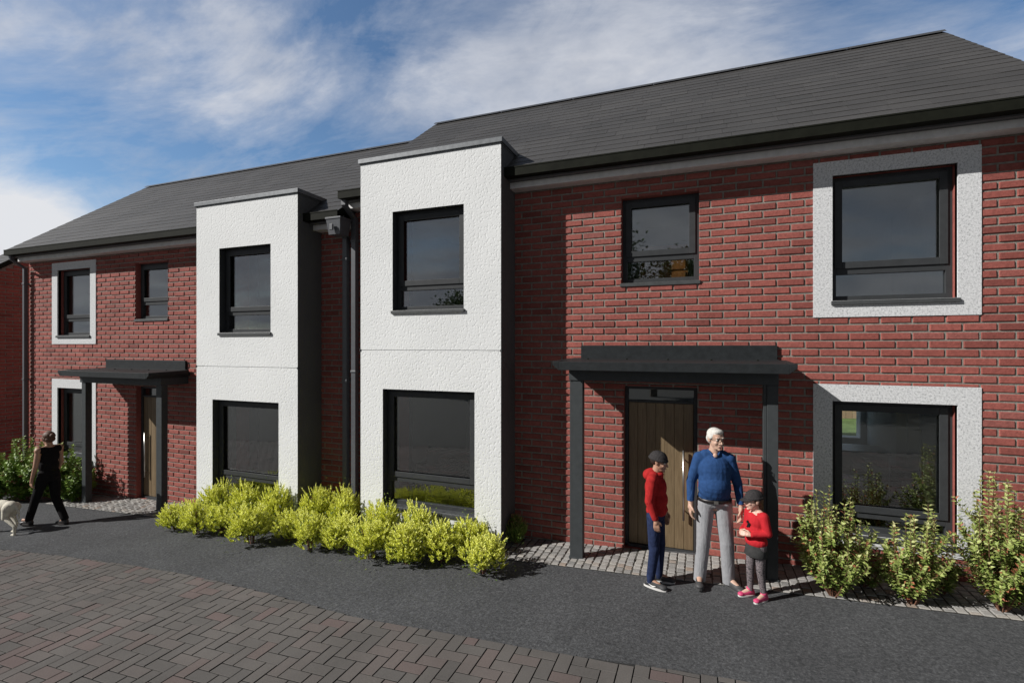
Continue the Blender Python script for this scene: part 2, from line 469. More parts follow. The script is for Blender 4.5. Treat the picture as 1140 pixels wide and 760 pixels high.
MIR = -5.377
def house(which):
    """which: 'right' as measured, 'left' its mirror image, lower by .289"""
    left = which == 'left'
    dz = -.289 if left else 0.0
    T = (lambda x: 2*MIR - x) if left else (lambda x: x)
    Z = lambda z: z + dz
    wx0, wx1 = (-14.42, -5.30) if left else (-5.296, 3.36)
    root = empty('semi_detached_house', ((wx0+wx1)/2, 0, ground((wx0+wx1)/2)))
    rr = random.Random(11 if left else 5)
    def H(x0, x1, z0, z1):
        a, b = sorted((T(x0), T(x1))); return (a, b, Z(z0), Z(z1))
    base = ground(wx0) - .3
    gz = ground(T(-.5))
    doorh = (*sorted((T(-.95), T(-.037))), gz - .01, Z(2.112))
    big_up, big_lo = H(1.42, 2.572, 3.158, 4.600), H(1.42, 2.572, .50, 2.006)
    small = H(-.984, -.018, 3.470, 4.595)
    bayhole_lo, bayhole_up = H(-4.45, -2.80, .02, 2.30), H(-4.45, -2.80, 2.62, 4.78)
    holes = [doorh, big_up, big_lo, small, bayhole_lo, bayhole_up]
    top = Z(EAVE_Z - .16)
    mb = MB()
    # outer leaf of the front
    pierced(mb, wx0, wx1, base, top, holes, 0, .28, 1, 2, 0)
    bayx = sorted((T(-4.77), T(-2.495)))
    bz = (bayx[0]+.01, bayx[1]-.01, -5, 9)
    sx0, sx1 = sorted((T(1.228), T(2.771)))
    sur = [(sx0+.004, sx1-.004, Z(2.97)+.004, Z(4.765)-.004), (sx0+.004, sx1-.004, Z(.362)+.004, Z(2.20)-.004)]
    bricks(mb, lambda u, v, d: (u, -d, v), wx0, wx1, base, top, holes + [bz] + sur, rr)
    # side walls and back, with the gables
    slope = (RID_Z-EAVE_Z)/(RID_Y-EAVE_Y)
    under = lambda y: Z(EAVE_Z) + slope*((y if y < RID_Y else 2*RID_Y-y) - EAVE_Y) - .10
    for (xx, sgn) in ((wx0, -1), (wx1, 1)):
        party = (left and sgn > 0) or (not left and sgn < 0)
        xi = xx - sgn*.28
        ys = [.28 if False else 0.0, RID_Y, BACK]
        for (X, ma) in ((xx, 1), (xi, 2)):
            y0 = 0.0 if X == xx else .28; y1 = BACK if X == xx else BACK-.28
            mb.face([(X,y0,base),(X,y1,base),(X,y1,under(y1)),(X,RID_Y,under(RID_Y)),(X,y0,under(y0))], ma)
        if not party or not left:
            bricks(mb, (lambda u, v, d, xx=xx, sgn=sgn: (xx + sgn*d, u, v)), 0.02, BACK-.02, base, Z(7.2), [], rr, under=under)
    # back wall with a kitchen window
    bh = [(2.28, 2.98, .80, 2.02), (-3.9,-2.4,.9,2.0)] if not left else [(-12.4, -11.2, Z(.9), Z(2.0))]
    pierced(mb, wx0+.001, wx1-.001, base, top, bh, BACK-.28, BACK, 2, 1, 2)
    wall = part('wall', mb, [M['brick'], M['mortar'], M['plaster']], root)
    # rooms
    im = MB(); xi0, xi1 = wx0+.29, wx1-.29
    for (za, zb, mm) in ((Z(-.12), Z(0.0), 1), (Z(2.40), Z(2.62), 0), (Z(4.84), Z(4.95), 0)):
        im.box(xi0, xi1, .285, BACK-.285, za, zb, mm)
    for (za, zb) in ((Z(0), Z(2.40)), (Z(2.62), Z(4.84))):
        for xp in (T(-1.5), T(.95)):
            im.box(xp-.05, xp+.05, .285, 4.2, za, zb, 0)
        im.box(xi0, T(1.0) if left else T(-1.5)-.0, 3.5, 3.6, za, zb, 0) if left else im.box(xi0, T(-1.5), 3.5, 3.6, za, zb, 0)
    im.box(*sorted((T(-1.45), T(.9))), 2.6, 2.7, Z(0), Z(2.40), 0)
    im.box(*sorted((T(-1.45), T(.9))), 2.9, 3.0, Z(2.62), Z(4.84), 0)
    if not left: im.box(1.0, xi1, 3.6, 3.7, Z(2.62), Z(4.84), 0)
    part('room', im, [M['plaster'], M['floor_in']], root)
    # roughcast surrounds to the end windows
    yo = -.022
    for (za, zb, hz0, hz1) in ((2.97, 4.765, 3.158, 4.600), (.362, 2.20, .50, 2.006)):
        sm = MB()
        pierced(sm, sx0, sx1, Z(za), Z(zb), [H(1.42, 2.572, hz0, hz1)], yo, .05, 0, 0, 0)
        part('window_surround', sm, M['roughcast'], root)
    # windows
    def win(x0, x1, z0, z1, y, rail, so):
        a, b = sorted((T(x0), T(x1)))
        return add_window(root, a, b, Z(z0), Z(z1), y, (Z(rail[0]), Z(rail[1])) if rail else None, so)
    win(1.42, 2.572, 3.158, 4.600, .10, (3.47, 3.57), -.05)
    win(1.42, 2.572, .50, 2.006, .10, (.66, .76), -.05)
    win(-.984, -.018, 3.470, 4.595, .10, (3.76, 3.86), -.028)
    # bay
    bx0, bx1 = bayx; D = -.538
    b = MB(); bh = [H(-4.205, -3.048, 3.154, 4.595), H(-4.375, -2.884, .30, 2.008)]
    zj = Z(2.579)
    pierced(b, bx0, bx1, base, zj-.004, bh[1:], D, D+.20, 0, 0, 1)
    bend = .0015
    pierced(b, bx0, bx1, zj+.004, Z(5.345), bh[:1], D, D+.20, 0, 0, 1)
    pierced(b, bx0+.002, bx1-.002, zj-.02, zj+.02, [], D+.006, D+.19, 0, 0, 0)
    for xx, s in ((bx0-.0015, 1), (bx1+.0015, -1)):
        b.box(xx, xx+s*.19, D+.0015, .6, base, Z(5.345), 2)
    part('bay', b, [M['render'], M['frame'], M['shaded_render']], root)
    bayo = [o for o in root.children if o.name.startswith('bay')][0]
    c = MB(); o_ = .028
    c.box(bx0-o_, bx1+o_, D-o_, .75, Z(5.345)+.018, Z(5.345)+.085)
    c.box(bx0+.0-.010, bx1+.010, D-.010, .7, Z(5.345)+.0005, Z(5.345)+.018)
    part('flat_roof', c, [M['blue_cap']], bayo, .004)
    j = MB()
    for xx in (bx0-.004, bx1+.004):
        j = MB(); j.box(xx-.012, xx+.012, D-.008, D+.02, zj-.02, zj+.012); part('joint_bead', j, M['frame'], bayo)
    win(-4.205, -3.048, 3.154, 4.595, D+.12, (3.45, 3.55), D-.03)
    win(-4.375, -2.884, .30, 2.008, D+.12, (.64, .74), D-.03)
    for za, zb, nm in ((-.1, 0, 'bay_floor'), (2.38, 2.63, 'bay_floor'), (4.85, 4.95, 'bay_ceiling')):
        fl = MB(); fl.box(bx0+.192, bx1-.192, D+.2, .284, Z(za), Z(zb)); part(nm, fl, M['plaster'], bayo)
    # roof, gutter, boards
    rx0, rx1 = (-14.50, -5.30) if left else (-5.30, 3.44)
    slate_roof(root, rx0, rx1, dz, 21 if left else 22)
    segs = []
    ga, gb = (rx0+.02, rx1) if left else (rx0+.01, rx1-.0)
    gt = MB(); so = MB(); fb = MB()
    gl = EAVE_Z + dz
    for (a, b_) in ((ga, bx0), (bx1, gb)):
        # box gutter: front, base, back
        gt.box(a, b_, EAVE_Y-.030, EAVE_Y-.022, gl-.115, gl+.004); gt.box(a, b_, EAVE_Y-.022, EAVE_Y+.09, gl-.115, gl-.107); gt.box(a, b_, EAVE_Y+.09, EAVE_Y+.10, gl-.115, gl-.02)
        gt.box(a, b_, EAVE_Y-.036, EAVE_Y-.030, gl-.008, gl+.008)
        for ex in (a+.002, b_-.008): gt.box(ex, ex+.006, EAVE_Y-.022, EAVE_Y+.09, gl-.107, gl)
        so.box(a, b_, EAVE_Y+.10, EAVE_Y+.125, gl-.135, gl-.02)
        so.box(a, b_, EAVE_Y+.125, -.03, gl-.128, gl-.112)
        fb.box(a if not (left and a == ga) else wx0-.02, b_, -.20, -.012, gl-.215, gl-.131)
    part('gutter', gt, M['gutter'], root); part('soffit', so, M['trim_grey'], root); part('frieze_board', fb, M['trim_light'], root)
    # door
    d = empty('door', (0,0,0)); d.parent = root
    x0, x1 = doorh[0], doorh[1]; z0, z1 = doorh[2]+.01, doorh[3]; y = .09
    f = MB(); t = .045
    f.box(x0, x0+t, y, y+.08, z0, z1); f.box(x1-t, x1, y, y+.08, z0, z1); f.box(x0+t, x1-t, y, y+.08, z1-t, z1)
    zt = z1-.19; f.box(x0+t, x1-t, y, y+.08, zt-.03, zt); f.box(x0+t, x1-t, y-.02, y+.10, z0-.02, z0+.025)
    part('frame', f, M['frame'], d, .003)
    p = MB(); n = 7; w = (x1-x0-2*t-.008)/n
    for k in range(n):
        xa = x0+t+.004+k*w; v = rr.uniform(.2,.9)
        p.hexa([(xa+.001,y+.022,z0+.03),(xa+w-.001,y+.022,z0+.03),(xa+w-.001,y+.065,z0+.03),(xa+.001,y+.065,z0+.03)],
               [(xa+.001,y+.022,zt-.034),(xa+w-.001,y+.022,zt-.034),(xa+w-.001,y+.065,zt-.034),(xa+.001,y+.065,zt-.034)], 0, v)
    part('door_panel', p, M['timber'], d, .005)
    g_ = MB(); g_.box(x0+t, x1-t, y+.03, y+.036, zt, z1-t); part('fanlight', g_, M['glass'], d)
    hx = T(-.205); hh = MB(); za, zb = z0+.42, z0+1.32
    hh.tube([(hx, y-.035, za), (hx, y-.035, zb)], .014, 12)
    for zz in (za+.12, zb-.12): hh.tube([(hx, y-.035, zz), (hx, y+.022, zz)], .008, 8)
    part('handle', hh, M['steel'], d, smooth=True)
    # canopy on two posts
    cn = empty('porch_canopy', (0,0,0)); cn.parent = root
    up = MB(); up.box(*sorted((T(-1.521), T(.854))), -.045, -.010, Z(2.44), Z(2.646)); part('upstand', up, M['canopy'], cn, .004)
    ca, cb = sorted((T(-1.62), T(.865)))
    wa, wb = sorted((T(-1.525), T(.862)))
    sl = MB(); yF = -.80
    sl.hexa([(ca-.0,yF,Z(2.352)),(cb,yF,Z(2.352)),(cb,-.012,Z(2.352)),(ca,-.012,Z(2.352))],
            [(ca-.0,yF,Z(2.445)),(cb,yF,Z(2.445)),(cb,-.046,Z(2.478)),(ca,-.046,Z(2.478))])
    # thin flared edge all round
    ea, eb = ca-.075, cb+.075
    sl.hexa([(ea,yF-.03,Z(2.405)),(ca,yF-.03,Z(2.345)),(ca,-.10,Z(2.345)),(ea,-.10,Z(2.405))],
            [(ea,yF-.03,Z(2.452)),(ca,yF-.03,Z(2.452)),(ca,-.10,Z(2.47)),(ea,-.10,Z(2.47))])
    sl.hexa([(cb,yF-.03,Z(2.345)),(eb,yF-.03,Z(2.405)),(eb,-.10,Z(2.405)),(cb,-.10,Z(2.345))],
            [(cb,yF-.03,Z(2.452)),(eb,yF-.03,Z(2.452)),(eb,-.10,Z(2.47)),(cb,-.10,Z(2.47))])
    sl.box(ca, cb, yF-.03, yF-.002, Z(2.345), Z(2.450))
    part('canopy_roof', sl, M['canopy'], cn, .004)
    be = MB(); ba, bb = sorted((T(-1.565), T(.805)))
    be.box(ba, bb, -.530, -.40, Z(2.205), Z(2.345)); be.box(ba, ba+.08, -.398, -.012, Z(2.205), Z(2.345)); be.box(bb-.08, bb, -.398, -.012, Z(2.205), Z(2.345))
    part('beam', be, M['post'], cn, .003)
    for k in range(5):
        bt = MB(); bx = ca + (cb-ca)*(k+.5)/5
        bt.tube([(bx,-.30,Z(2.463)),(bx,-.30,Z(2.480))], .012, 8); part('roof_bolt', bt, M['gutter'], cn)
    for (pa, pb) in ((-1.560, -1.392), (.655, .802)):
        a, b_ = sorted((T(pa), T(pb))); po = MB(); zg = ground((a+b_)/2)
        po.box(a+.036, b_, -.516, -.401, zg+.0, Z(2.202)); po.box(a, a+.034, -.503, -.414, zg+.0, Z(2.202))
        po.box(a-.01, b_+.01, -.526, -.391, zg+.004, zg+.028)
        part('post', po, M['post'], cn, .004)
    return root, dz

def timber():
    m, nt, b = mat('door_timber')
    tc = nn(nt, 'ShaderNodeTexCoord'); mp = nn(nt, 'ShaderNodeMapping'); mp.inputs['Scale'].default_value = (30, 30, 1.6)
    nt.links.new(tc.outputs['Object'], mp.inputs[0])
    n = noise_node(nt, 2.2, 6, .65, mp.outputs[0], .6)
    at = nn(nt, 'ShaderNodeAttribute', attribute_name='var')
    r = ramp(nt, n.outputs['Fac'], [(.3, (.120,.082,.043)), (.5, (.180,.128,.070)), (.72, (.23,.168,.097))])
    k = ramp(nt, at.outputs['Fac'], [(0, (.82,)*3), (1, (1.12,)*3)])
    c = mixc(nt, 1.0, r.outputs[0], k.outputs[0], 'MULTIPLY')
    nt.links.new(c, b.inputs['Base Color']); b.inputs['Roughness'].default_value = .5
    bump(nt, b, n.outputs['Fac'], .5, .002)
    return m
M['timber'] = timber()

hr, _ = house('right')
tag(hr, 'nearer red brick house on the right, three people standing at its porch', 'house', 'pair of semi-detached brick houses')
hl, _ = house('left')
tag(hl, 'red brick house further away on the left, stepped lower, its porch behind the dog walker', 'house', 'pair of semi-detached brick houses')

# downpipes: parts of the houses
def downpipe(root, x, y, ztop, zb, offs=0, sq=.07, hopper=False):
    p = MB(); h = sq/2
    p.box(x-h, x+h, y-h, y+h, zb, ztop)
    for z in (zb+.35, (ztop+zb)/2, ztop-.35):
        p.box(x-h-.008, x+h+.008, y-h-.008, y+h+.03, z-.02, z+.02)
    if offs:
        p.hexa([(x-h,y-h,ztop),(x+h,y-h,ztop),(x+h,y+h,ztop),(x-h,y+h,ztop)],
               [(x-h,y-h-offs,ztop+.16),(x+h,y-h-offs,ztop+.16),(x+h,y+h-offs,ztop+.16),(x-h,y+h-offs,ztop+.16)])
        p.box(x-h, x+h, y-h-offs, y+h-offs, ztop+.16, ztop+.30)
    return part('downpipe', p, M['pipe'], root, .005)
zL = EAVE_Z-.289
pL = downpipe(hl, -5.42, -.075, zL-.36, ground(-5.4)-.02, .24, .085)
hp = MB(); hp.hexa([(-5.49,-.40,zL-.37),(-5.27,-.40,zL-.37),(-5.27,-.20,zL-.37),(-5.49,-.20,zL-.37)], [(-5.52,-.43,zL-.13),(-5.24,-.43,zL-.13),(-5.24,-.17,zL-.13),(-5.52,-.17,zL-.13)])
hp.box(-5.53,-5.23,-.44,-.16,zL-.13,zL-.10)
hp.box(-5.42,-5.36,-.47,-.44,zL-.31,zL-.22)
part('hopper', hp, M['pipe'], pL, .004)
pR = downpipe(hr, -5.245, -.075, EAVE_Z-.36, ground(-5.2)-.02, .24, .085)
downpipe(hl, -14.40, -.09, zL-.36, ground(-14.4)-.02, .24, .07)
downpipe(hr, 3.165, -.09, EAVE_Z-.36, ground(3.1)-.02, .24, .07)

# ------------------------------------------------------------------ neighbour house beyond the gap on the left
def neighbour():
    X = -17.05; z0 = ground(X)-.3; dz = -1.03
    root = empty('brick_outbuilding', (-17.5, 0, ground(-17.5)))
    tag(root, 'narrow shaded brick gable at the far left edge of the photo, beyond the gap', 'outbuilding')
    mb = MB(); rr = random.Random(3)
    slope = (RID_Z-EAVE_Z)/(RID_Y-EAVE_Y)
    under = lambda y: EAVE_Z + dz + slope*((y if y < RID_Y else 2*RID_Y-y) - EAVE_Y) - .10
    mb.face([(X,0,z0),(X,BACK,z0),(X,BACK,under(BACK)),(X,RID_Y,under(RID_Y)),(X,0,under(0))], 1)
    mb.face([(X-1.0,0,z0),(X-1.0,BACK,z0),(X-1.0,BACK,under(BACK)),(X-1.0,RID_Y,under(RID_Y)),(X-1.0,0,under(0))][::-1], 1)
    mb.box(X-.99, X-.01, 0, .3, z0, under(0), 1); mb.box(X-.99, X-.01, BACK-.3, BACK, z0, under(0), 1)
    bricks(mb, lambda u, v, d: (X + d, u, v), .02, BACK-.02, z0, 7.0, [], rr, under=under)
    bricks(mb, lambda u, v, d: (u, -d, v), X-.9, X-.02, z0, under(0), [], rr)
    part('wall', mb, [M['brick'], M['mortar']], root)
    slate_roof(root, X-1.05, X+.08, dz, 31)
    g = MB(); g.box(X-1.05, X+.08, EAVE_Y-.03, EAVE_Y+.09, EAVE_Z+dz-.115, EAVE_Z+dz+.004); part('gutter', g, M['gutter'], root)
neighbour()

# ------------------------------------------------------------------ things seen through the windows
M['white_unit'] = simple('white_cabinet', (.62,.62,.60), .4, nscale=5, amt=.04)
M['worktop'] = simple('worktop_dark', (.05,.05,.05), .3, nscale=30, amt=.4)
M['brown_wood'] = simple('brown_wood', (.34,.13,.035), .45, nscale=12, amt=.3)
M['dark_fabric'] = simple('dark_fabric', (.03,.034,.035), .9, nscale=60, amt=.3)
def kitchen():
    t = empty('kitchen_unit', (2.35, 3.1, 0)); tag(t, 'white kitchen base unit seen through the lower right window', 'cabinet')
    b = MB(); b.box(1.75, 2.80, 2.85, 3.45, .10, .90); part('carcass', b, M['white_unit'], t, .004)
    for k in range(2):
        d = MB(); d.box(1.76+k*.525, 2.275+k*.525, 2.825, 2.848, .12, .88); dd = part('door', d, M['white_unit'], t, .003)
        h = MB(); h.box(1.92+k*.525, 2.12+k*.525, 2.805, 2.824, .82, .835); part('handle', h, M['steel'], dd)
    w = MB(); w.box(1.72, 2.83, 2.80, 3.47, .902, .94); part('worktop', w, M['white_unit'], t, .003)
    p = MB(); p.box(1.78, 2.78, 2.90, 3.40, .0, .098); part('plinth', p, M['worktop'], t)
    t = empty('tall_cupboard', (2.85, 4.3, 0)); tag(t, 'tall pale cupboard deep in the kitchen beyond the base unit', 'cupboard')
    b = MB(); b.box(2.85, 3.06, 1.7, 2.6, .0, 2.1); part('carcass', b, M['white_unit'], t, .004)
    for ya, yb in ((1.72,2.14),(2.16,2.58)):
        d = MB(); d.box(2.82, 2.848, ya, yb, .05, 2.05); part('door', d, M['white_unit'], t, .003)
    t = empty('dining_table', (1.9, 1.45, 0)); tag(t, 'brown wooden dining table just inside the lower right window', 'table')
    b = MB(); b.box(1.25, 2.25, 1.1, 1.9, .71, .75); part('tabletop', b, M['brown_wood'], t, .004)
    for (xx, yy) in ((1.29,1.14),(2.16,1.14),(1.29,1.81),(2.16,1.81)):
        l = MB(); l.box(xx, xx+.05, yy, yy+.05, 0, .709); part('leg', l, M['brown_wood'], t, .003)
    a = MB(); a.box(1.29, 2.21, 1.125, 1.145, .50, .709); part('apron', a, M['brown_wood'], t)
    t = empty('dining_chair', (2.6, 1.2, 0)); tag(t, 'dark dining chair inside the lower right window beside the brown table', 'chair')
    b = MB(); b.box(2.38, 2.78, .95, 1.38, .43, .48); part('seat', b, M['dark_fabric'], t, .01)
    b = MB(); b.hexa([(2.38,1.36,.50),(2.78,1.36,.50),(2.78,1.40,.50),(2.38,1.40,.50)], [(2.42,1.46,1.0),(2.74,1.46,1.0),(2.74,1.49,1.0),(2.42,1.49,1.0)]); part('backrest', b, M['dark_fabric'], t, .01)
    for (xx, yy) in ((2.39,.96),(2.74,.96),(2.39,1.34),(2.74,1.34)):
        l = MB(); l.box(xx, xx+.03, yy, yy+.03, 0, .43); part('leg', l, M['worktop'], t)
    # chest behind the small first-floor window
    t = empty('chest_of_drawers', (-.48, .6, 2.62)); tag(t, 'warm brown chest of drawers behind the small upstairs window above the right porch', 'chest')
    b = MB(); b.box(-.80, -.16, .44, .84, 2.66, 4.02); part('carcass', b, M['brown_wood'], t, .006)
    for k in range(4):
        d = MB(); d.box(-.77, -.19, .42, .439, 2.72+k*.32, 3.01+k*.32); dr = part('drawer', d, M['brown_wood'], t, .005)
        h = MB(); h.box(-.55, -.41, .40, .419, 2.85+k*.32, 2.87+k*.32); part('handle', h, M['worktop'], dr)
    # sofa in the bay room
    t = empty('sofa', (-3.5, 1.2, 0)); tag(t, 'dark sofa inside the ground-floor bay window of the nearer house', 'sofa')
    b = MB(); b.box(-4.3, -2.3, .75, 1.7, .12, .44); part('seat', b, M['dark_fabric'], t, .04)
    b = MB(); b.box(-4.3, -2.3, .55, .74, .12, .92); part('backrest', b, M['dark_fabric'], t, .04)
    for xx in (-4.52, -2.29):
        b = MB(); b.box(xx, xx+.21, .55, 1.7, .12, .66); part('armrest', b, M['dark_fabric'], t, .04)
kitchen()
# garden fence seen through the kitchen's back window
M['fence_wood'] = varmat('fence_wood', [(0, (.42,.27,.17)), (1, (.60,.42,.29))], .8, 20, .2, .002, 60)
f = MB()
for k in range(60):
    f.box(-2+k*.2, -2+k*.2+.19, 13.0+(k%2)*.01, 13.02+(k%2)*.01, ground(0)-.02, 1.8, 0, rnd.random())
t = empty('garden_fence', (4, 13, 0)); tag(t, 'peach coloured board fence seen over the lawn through the kitchen window', 'fence')
part('fence_board', f, M['fence_wood'], t)
for k in range(7):
    f = MB(); f.box(-2+k*2, -1.9+k*2, 13.05, 13.15, ground(0)-.02, 1.9); part('fence_post', f, M['fence_wood'], t)

# ------------------------------------------------------------------ foliage
def leafmat(name, stops, trans=.08, rough=.5):
    m, nt, b = mat(name)
    at = nn(nt, 'ShaderNodeAttribute', attribute_name='var')
    r = ramp(nt, at.outputs['Fac'], stops)
    nt.links.new(r.outputs[0], b.inputs['Base Color']); b.inputs['Roughness'].default_value = rough
    b.inputs['Specular IOR Level'].default_value = .35
    tr = nn(nt, 'ShaderNodeBsdfTranslucent'); nt.links.new(r.outputs[0], tr.inputs[0])
    mx = nn(nt, 'ShaderNodeMixShader'); mx.inputs[0].default_value = trans
    out = nt.nodes['Material Output']
    nt.links.new(b.outputs[0], mx.inputs[1]); nt.links.new(tr.outputs[0], mx.inputs[2]); nt.links.new(mx.outputs[0], out.inputs[0])
    return m
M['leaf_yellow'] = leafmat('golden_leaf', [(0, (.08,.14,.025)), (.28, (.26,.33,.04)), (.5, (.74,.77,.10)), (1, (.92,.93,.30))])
M['leaf_var'] = leafmat('variegated_leaf', [(0, (.055,.095,.02)), (.35, (.18,.25,.05)), (.65, (.38,.44,.13)), (.88, (.60,.60,.30)), (1, (.40,.15,.08))])
M['leaf_green'] = leafmat('green_leaf', [(0, (.04,.08,.015)), (.4, (.13,.23,.035)), (.75, (.26,.38,.07)), (.92, (.30,.28,.12)), (1, (.28,.10,.06))])
M['leaf_tree'] = leafmat('tree_leaf', [(0, (.03,.06,.015)), (1, (.09,.15,.03))])
M['stem'] = simple('shrub_stem', (.16,.075,.045), .8, nscale=30, amt=.3)
M['bark'] = simple('tree_bark', (.09,.07,.05), .9, nscale=12, amt=.35, bmp=.02, bscale=10)
def leaf(mb, p, d, up, L, W, var):
    d = d.normalized(); s = d.cross(up)
    if s.length < 1e-3: s = Vector((1,0,0))
    s.normalize(); n = s.cross(d).normalized()
    a = p; m1 = p + d*L*.45 + n*L*.06; t = p + d*L
    l = p + d*L*.42 + s*W*.5 + n*L*.16; r = p + d*L*.42 - s*W*.5 + n*L*.16
    mb.face([a, r, t, m1], 0, var); mb.face([a, m1, t, l], 0, var)
def rv(r, s=1.0): return Vector((r.uniform(-s,s), r.uniform(-s,s), r.uniform(-s,s)))
def golden_bush(seed, h, w):
    """many short upright sprigs clothed in tiny bright leaves"""
    r = random.Random(seed); fo = MB(); st = MB()
    lobes = [(Vector((math.cos(a_)*q_*w, math.sin(a_)*q_*w, z_*h)), k_) for a_, q_, z_, k_ in [(i*1.05+r.uniform(-.4,.4), r.uniform(.35,.72), r.uniform(.26,.66), r.uniform(.32,.50)) for i in range(8)]] + [(Vector((0,0,.46*h)), .55), (Vector((0,0,.28*h)), .66)]
    for k in range(430):
        c, q = lobes[r.randrange(len(lobes))]
        a = r.uniform(0, 2*math.pi); e = math.asin(r.uniform(-.7, .98))
        dirv = Vector((math.cos(a)*math.cos(e), math.sin(a)*math.cos(e), math.sin(e)))
        p = c + Vector((dirv.x*w*q, dirv.y*w*q, dirv.z*h*.62*q))*r.uniform(.78, 1.05)
        if p.z < .05: p.z = r.uniform(.04,.12)
        ax = (Vector((dirv.x*.75, dirv.y*.75, .9)) + rv(r, .22)).normalized()
        L = r.uniform(.055, .105) * (1.2 if e > .7 else .85)
        tip = (p.z + L)/h
        n = 13
        for i in range(n):
            t = i/(n-1)
            th = i*2.4 + r.uniform(-.4,.4)
            out = Vector((math.cos(th), math.sin(th), 0))
            d = (out*(1.0-.55*t) + ax*(.7+.9*t))
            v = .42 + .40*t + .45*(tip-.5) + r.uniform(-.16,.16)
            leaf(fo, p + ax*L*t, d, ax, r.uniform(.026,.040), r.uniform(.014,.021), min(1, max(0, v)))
    # dark woody inside
    for k in range(9):
        a = r.uniform(0, 6.28); q = r.uniform(.2,.5)
        st.tube([(math.cos(a)*.03, math.sin(a)*.03, 0), (math.cos(a)*w*q*.6, math.sin(a)*w*q*.6, h*.35), (math.cos(a)*w*q, math.sin(a)*w*q, h*.75)], [.008,.006,.003], 5)
    # inner old leaves
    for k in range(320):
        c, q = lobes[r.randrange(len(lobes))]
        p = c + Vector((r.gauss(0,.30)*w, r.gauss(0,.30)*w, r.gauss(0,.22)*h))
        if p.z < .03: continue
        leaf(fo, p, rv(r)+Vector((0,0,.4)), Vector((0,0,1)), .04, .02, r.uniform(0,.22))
    return fo, st
def shoot_shrub(seed, h, w, nst, ll, lw, tall=1.0, red=.012):
    """several leafy upright shoots branching from the base"""
    r = random.Random(seed); fo = MB(); st = MB()
    def shoot(p0, p1, p2, rad, step, base_v):
        pts = []
        for i in range(9):
            t = i/8; pts.append(p0*(1-t)**2 + p1*2*t*(1-t) + p2*t*t)
        st.tube(pts, [rad*(1-.75*i/8) for i in range(9)], 5)
        Ltot = sum((pts[i+1]-pts[i]).length for i in range(8)); n = max(4, int(Ltot/step))
        for i in range(n):
            t = (i+.5)/n
            if t < .10: continue
            f = t*8; k = min(7, int(f)); q = pts[k].lerp(pts[k+1], f-k); ax = (pts[k+1]-pts[k]).normalized()
            for s in range(3):
                th = i*1.9 + s*2.1 + r.uniform(-.5,.5)
                a = ax.cross(Vector((1,.2,0))).normalized(); b = ax.cross(a)
                out = a*math.cos(th) + b*math.sin(th)
                d = out + ax*r.uniform(.25,.9)
                v = base_v + .38*t + r.uniform(-.22,.22)
                v = min(.9, max(0, v))
                if r.random() < red: v = 1
                leaf(fo, q + rv(r,.006), d, ax + rv(r,.5), ll*r.uniform(.75,1.15)*(1-.25*t), lw*r.uniform(.8,1.1), v)
    for k in range(nst):
        a = 2*math.pi*k/nst + r.uniform(-.4,.4); q = w*math.sqrt(r.uniform(.02,1)); hh = h*r.uniform(.62,1.0)*(1-.18*(q/w)**2)
        p0 = Vector((math.cos(a)*.03, math.sin(a)*.03, 0)); p2 = Vector((math.cos(a)*q, math.sin(a)*q, hh))
        p1 = Vector((math.cos(a)*q*1.1, math.sin(a)*q*1.1, hh*.35))
        shoot(p0, p1, p2, .007, .034, .30)
        for b in range(5):
            t = r.uniform(.12,.72); q0 = p0*(1-t)**2 + p1*2*t*(1-t) + p2*t*t
            aa = a + r.uniform(-1.5,1.5); l = h*r.uniform(.12,.26)
            q2 = q0 + Vector((math.cos(aa)*l*.75, math.sin(aa)*l*.75, l*.8)); q1 = q0 + Vector((math.cos(aa)*l*.5, math.sin(aa)*l*.5, l*.2))
            shoot(q0, q1, q2, .004, .032, .26)
    return fo, st
def plant(name, proto_f, proto_s, mf, loc, rz, sc, label, cat, group):
    t = empty(name, loc, rz); t.scale = sc; tag(t, label, cat, group)
    o = link('foliage', proto_f, mf, t); o2 = link('stem', proto_s, M['stem'], t)
    return t
gold = []
for s in range(5):
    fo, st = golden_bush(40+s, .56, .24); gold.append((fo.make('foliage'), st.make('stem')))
GG = 'golden bushes along the foot of the bays'
gb = [ # x, y, scale-xy, scale-z, label
 (-8.00,-1.02,.95,.86,'small golden bush at the left end of the row, beside the left porch post'),
 (-7.42,-1.10,1.0,1.06,'golden bush second from the left end, in the front of the row'),
 (-6.98,-1.00,1.0,.98,'golden bush third from the left in the front, below the far bay window'),
 (-6.20,-1.16,1.15,1.22,'broad golden bush standing forward below the right edge of the far bay'),
 (-7.55,-.72,1.0,1.12,'golden bush in the back row under the left half of the far bay window'),
 (-6.90,-.68,1.05,1.22,'golden bush in the back row under the middle of the far bay window'),
 (-6.30,-.70,1.0,1.20,'golden bush in the back row at the near corner of the far bay'),
 (-5.72,-.93,.95,.95,'golden bush just right of the broad forward one, between the bays'),
 (-5.60,-.50,1.0,1.20,'golden bush at the back between the bays, left of the downpipes'),
 (-5.13,-1.12,.92,1.02,'golden bush standing forward below the downpipes'),
 (-5.02,-.55,1.0,1.20,'golden bush at the back directly below the downpipes'),
 (-4.72,-.98,1.0,1.00,'golden bush in front of the left edge of the near bay'),
 (-4.25,-.80,1.0,1.08,'golden bush touching the near bay below the left side of its window'),
 (-4.08,-1.14,1.1,1.10,'golden bush standing forward below the left half of the near bay window'),
 (-3.60,-.82,1.0,1.02,'golden bush touching the near bay below the middle of its window'),
 (-3.52,-1.14,1.05,1.08,'golden bush standing forward below the middle of the near bay window'),
 (-3.12,-.96,1.0,1.00,'golden bush below the right half of the near bay window'),
 (-2.80,-.76,.9,.86,'low golden bush tucked against the right corner of the near bay'),
 (-2.46,-1.13,1.0,.96,'single golden bush standing apart at the right end of the row')]
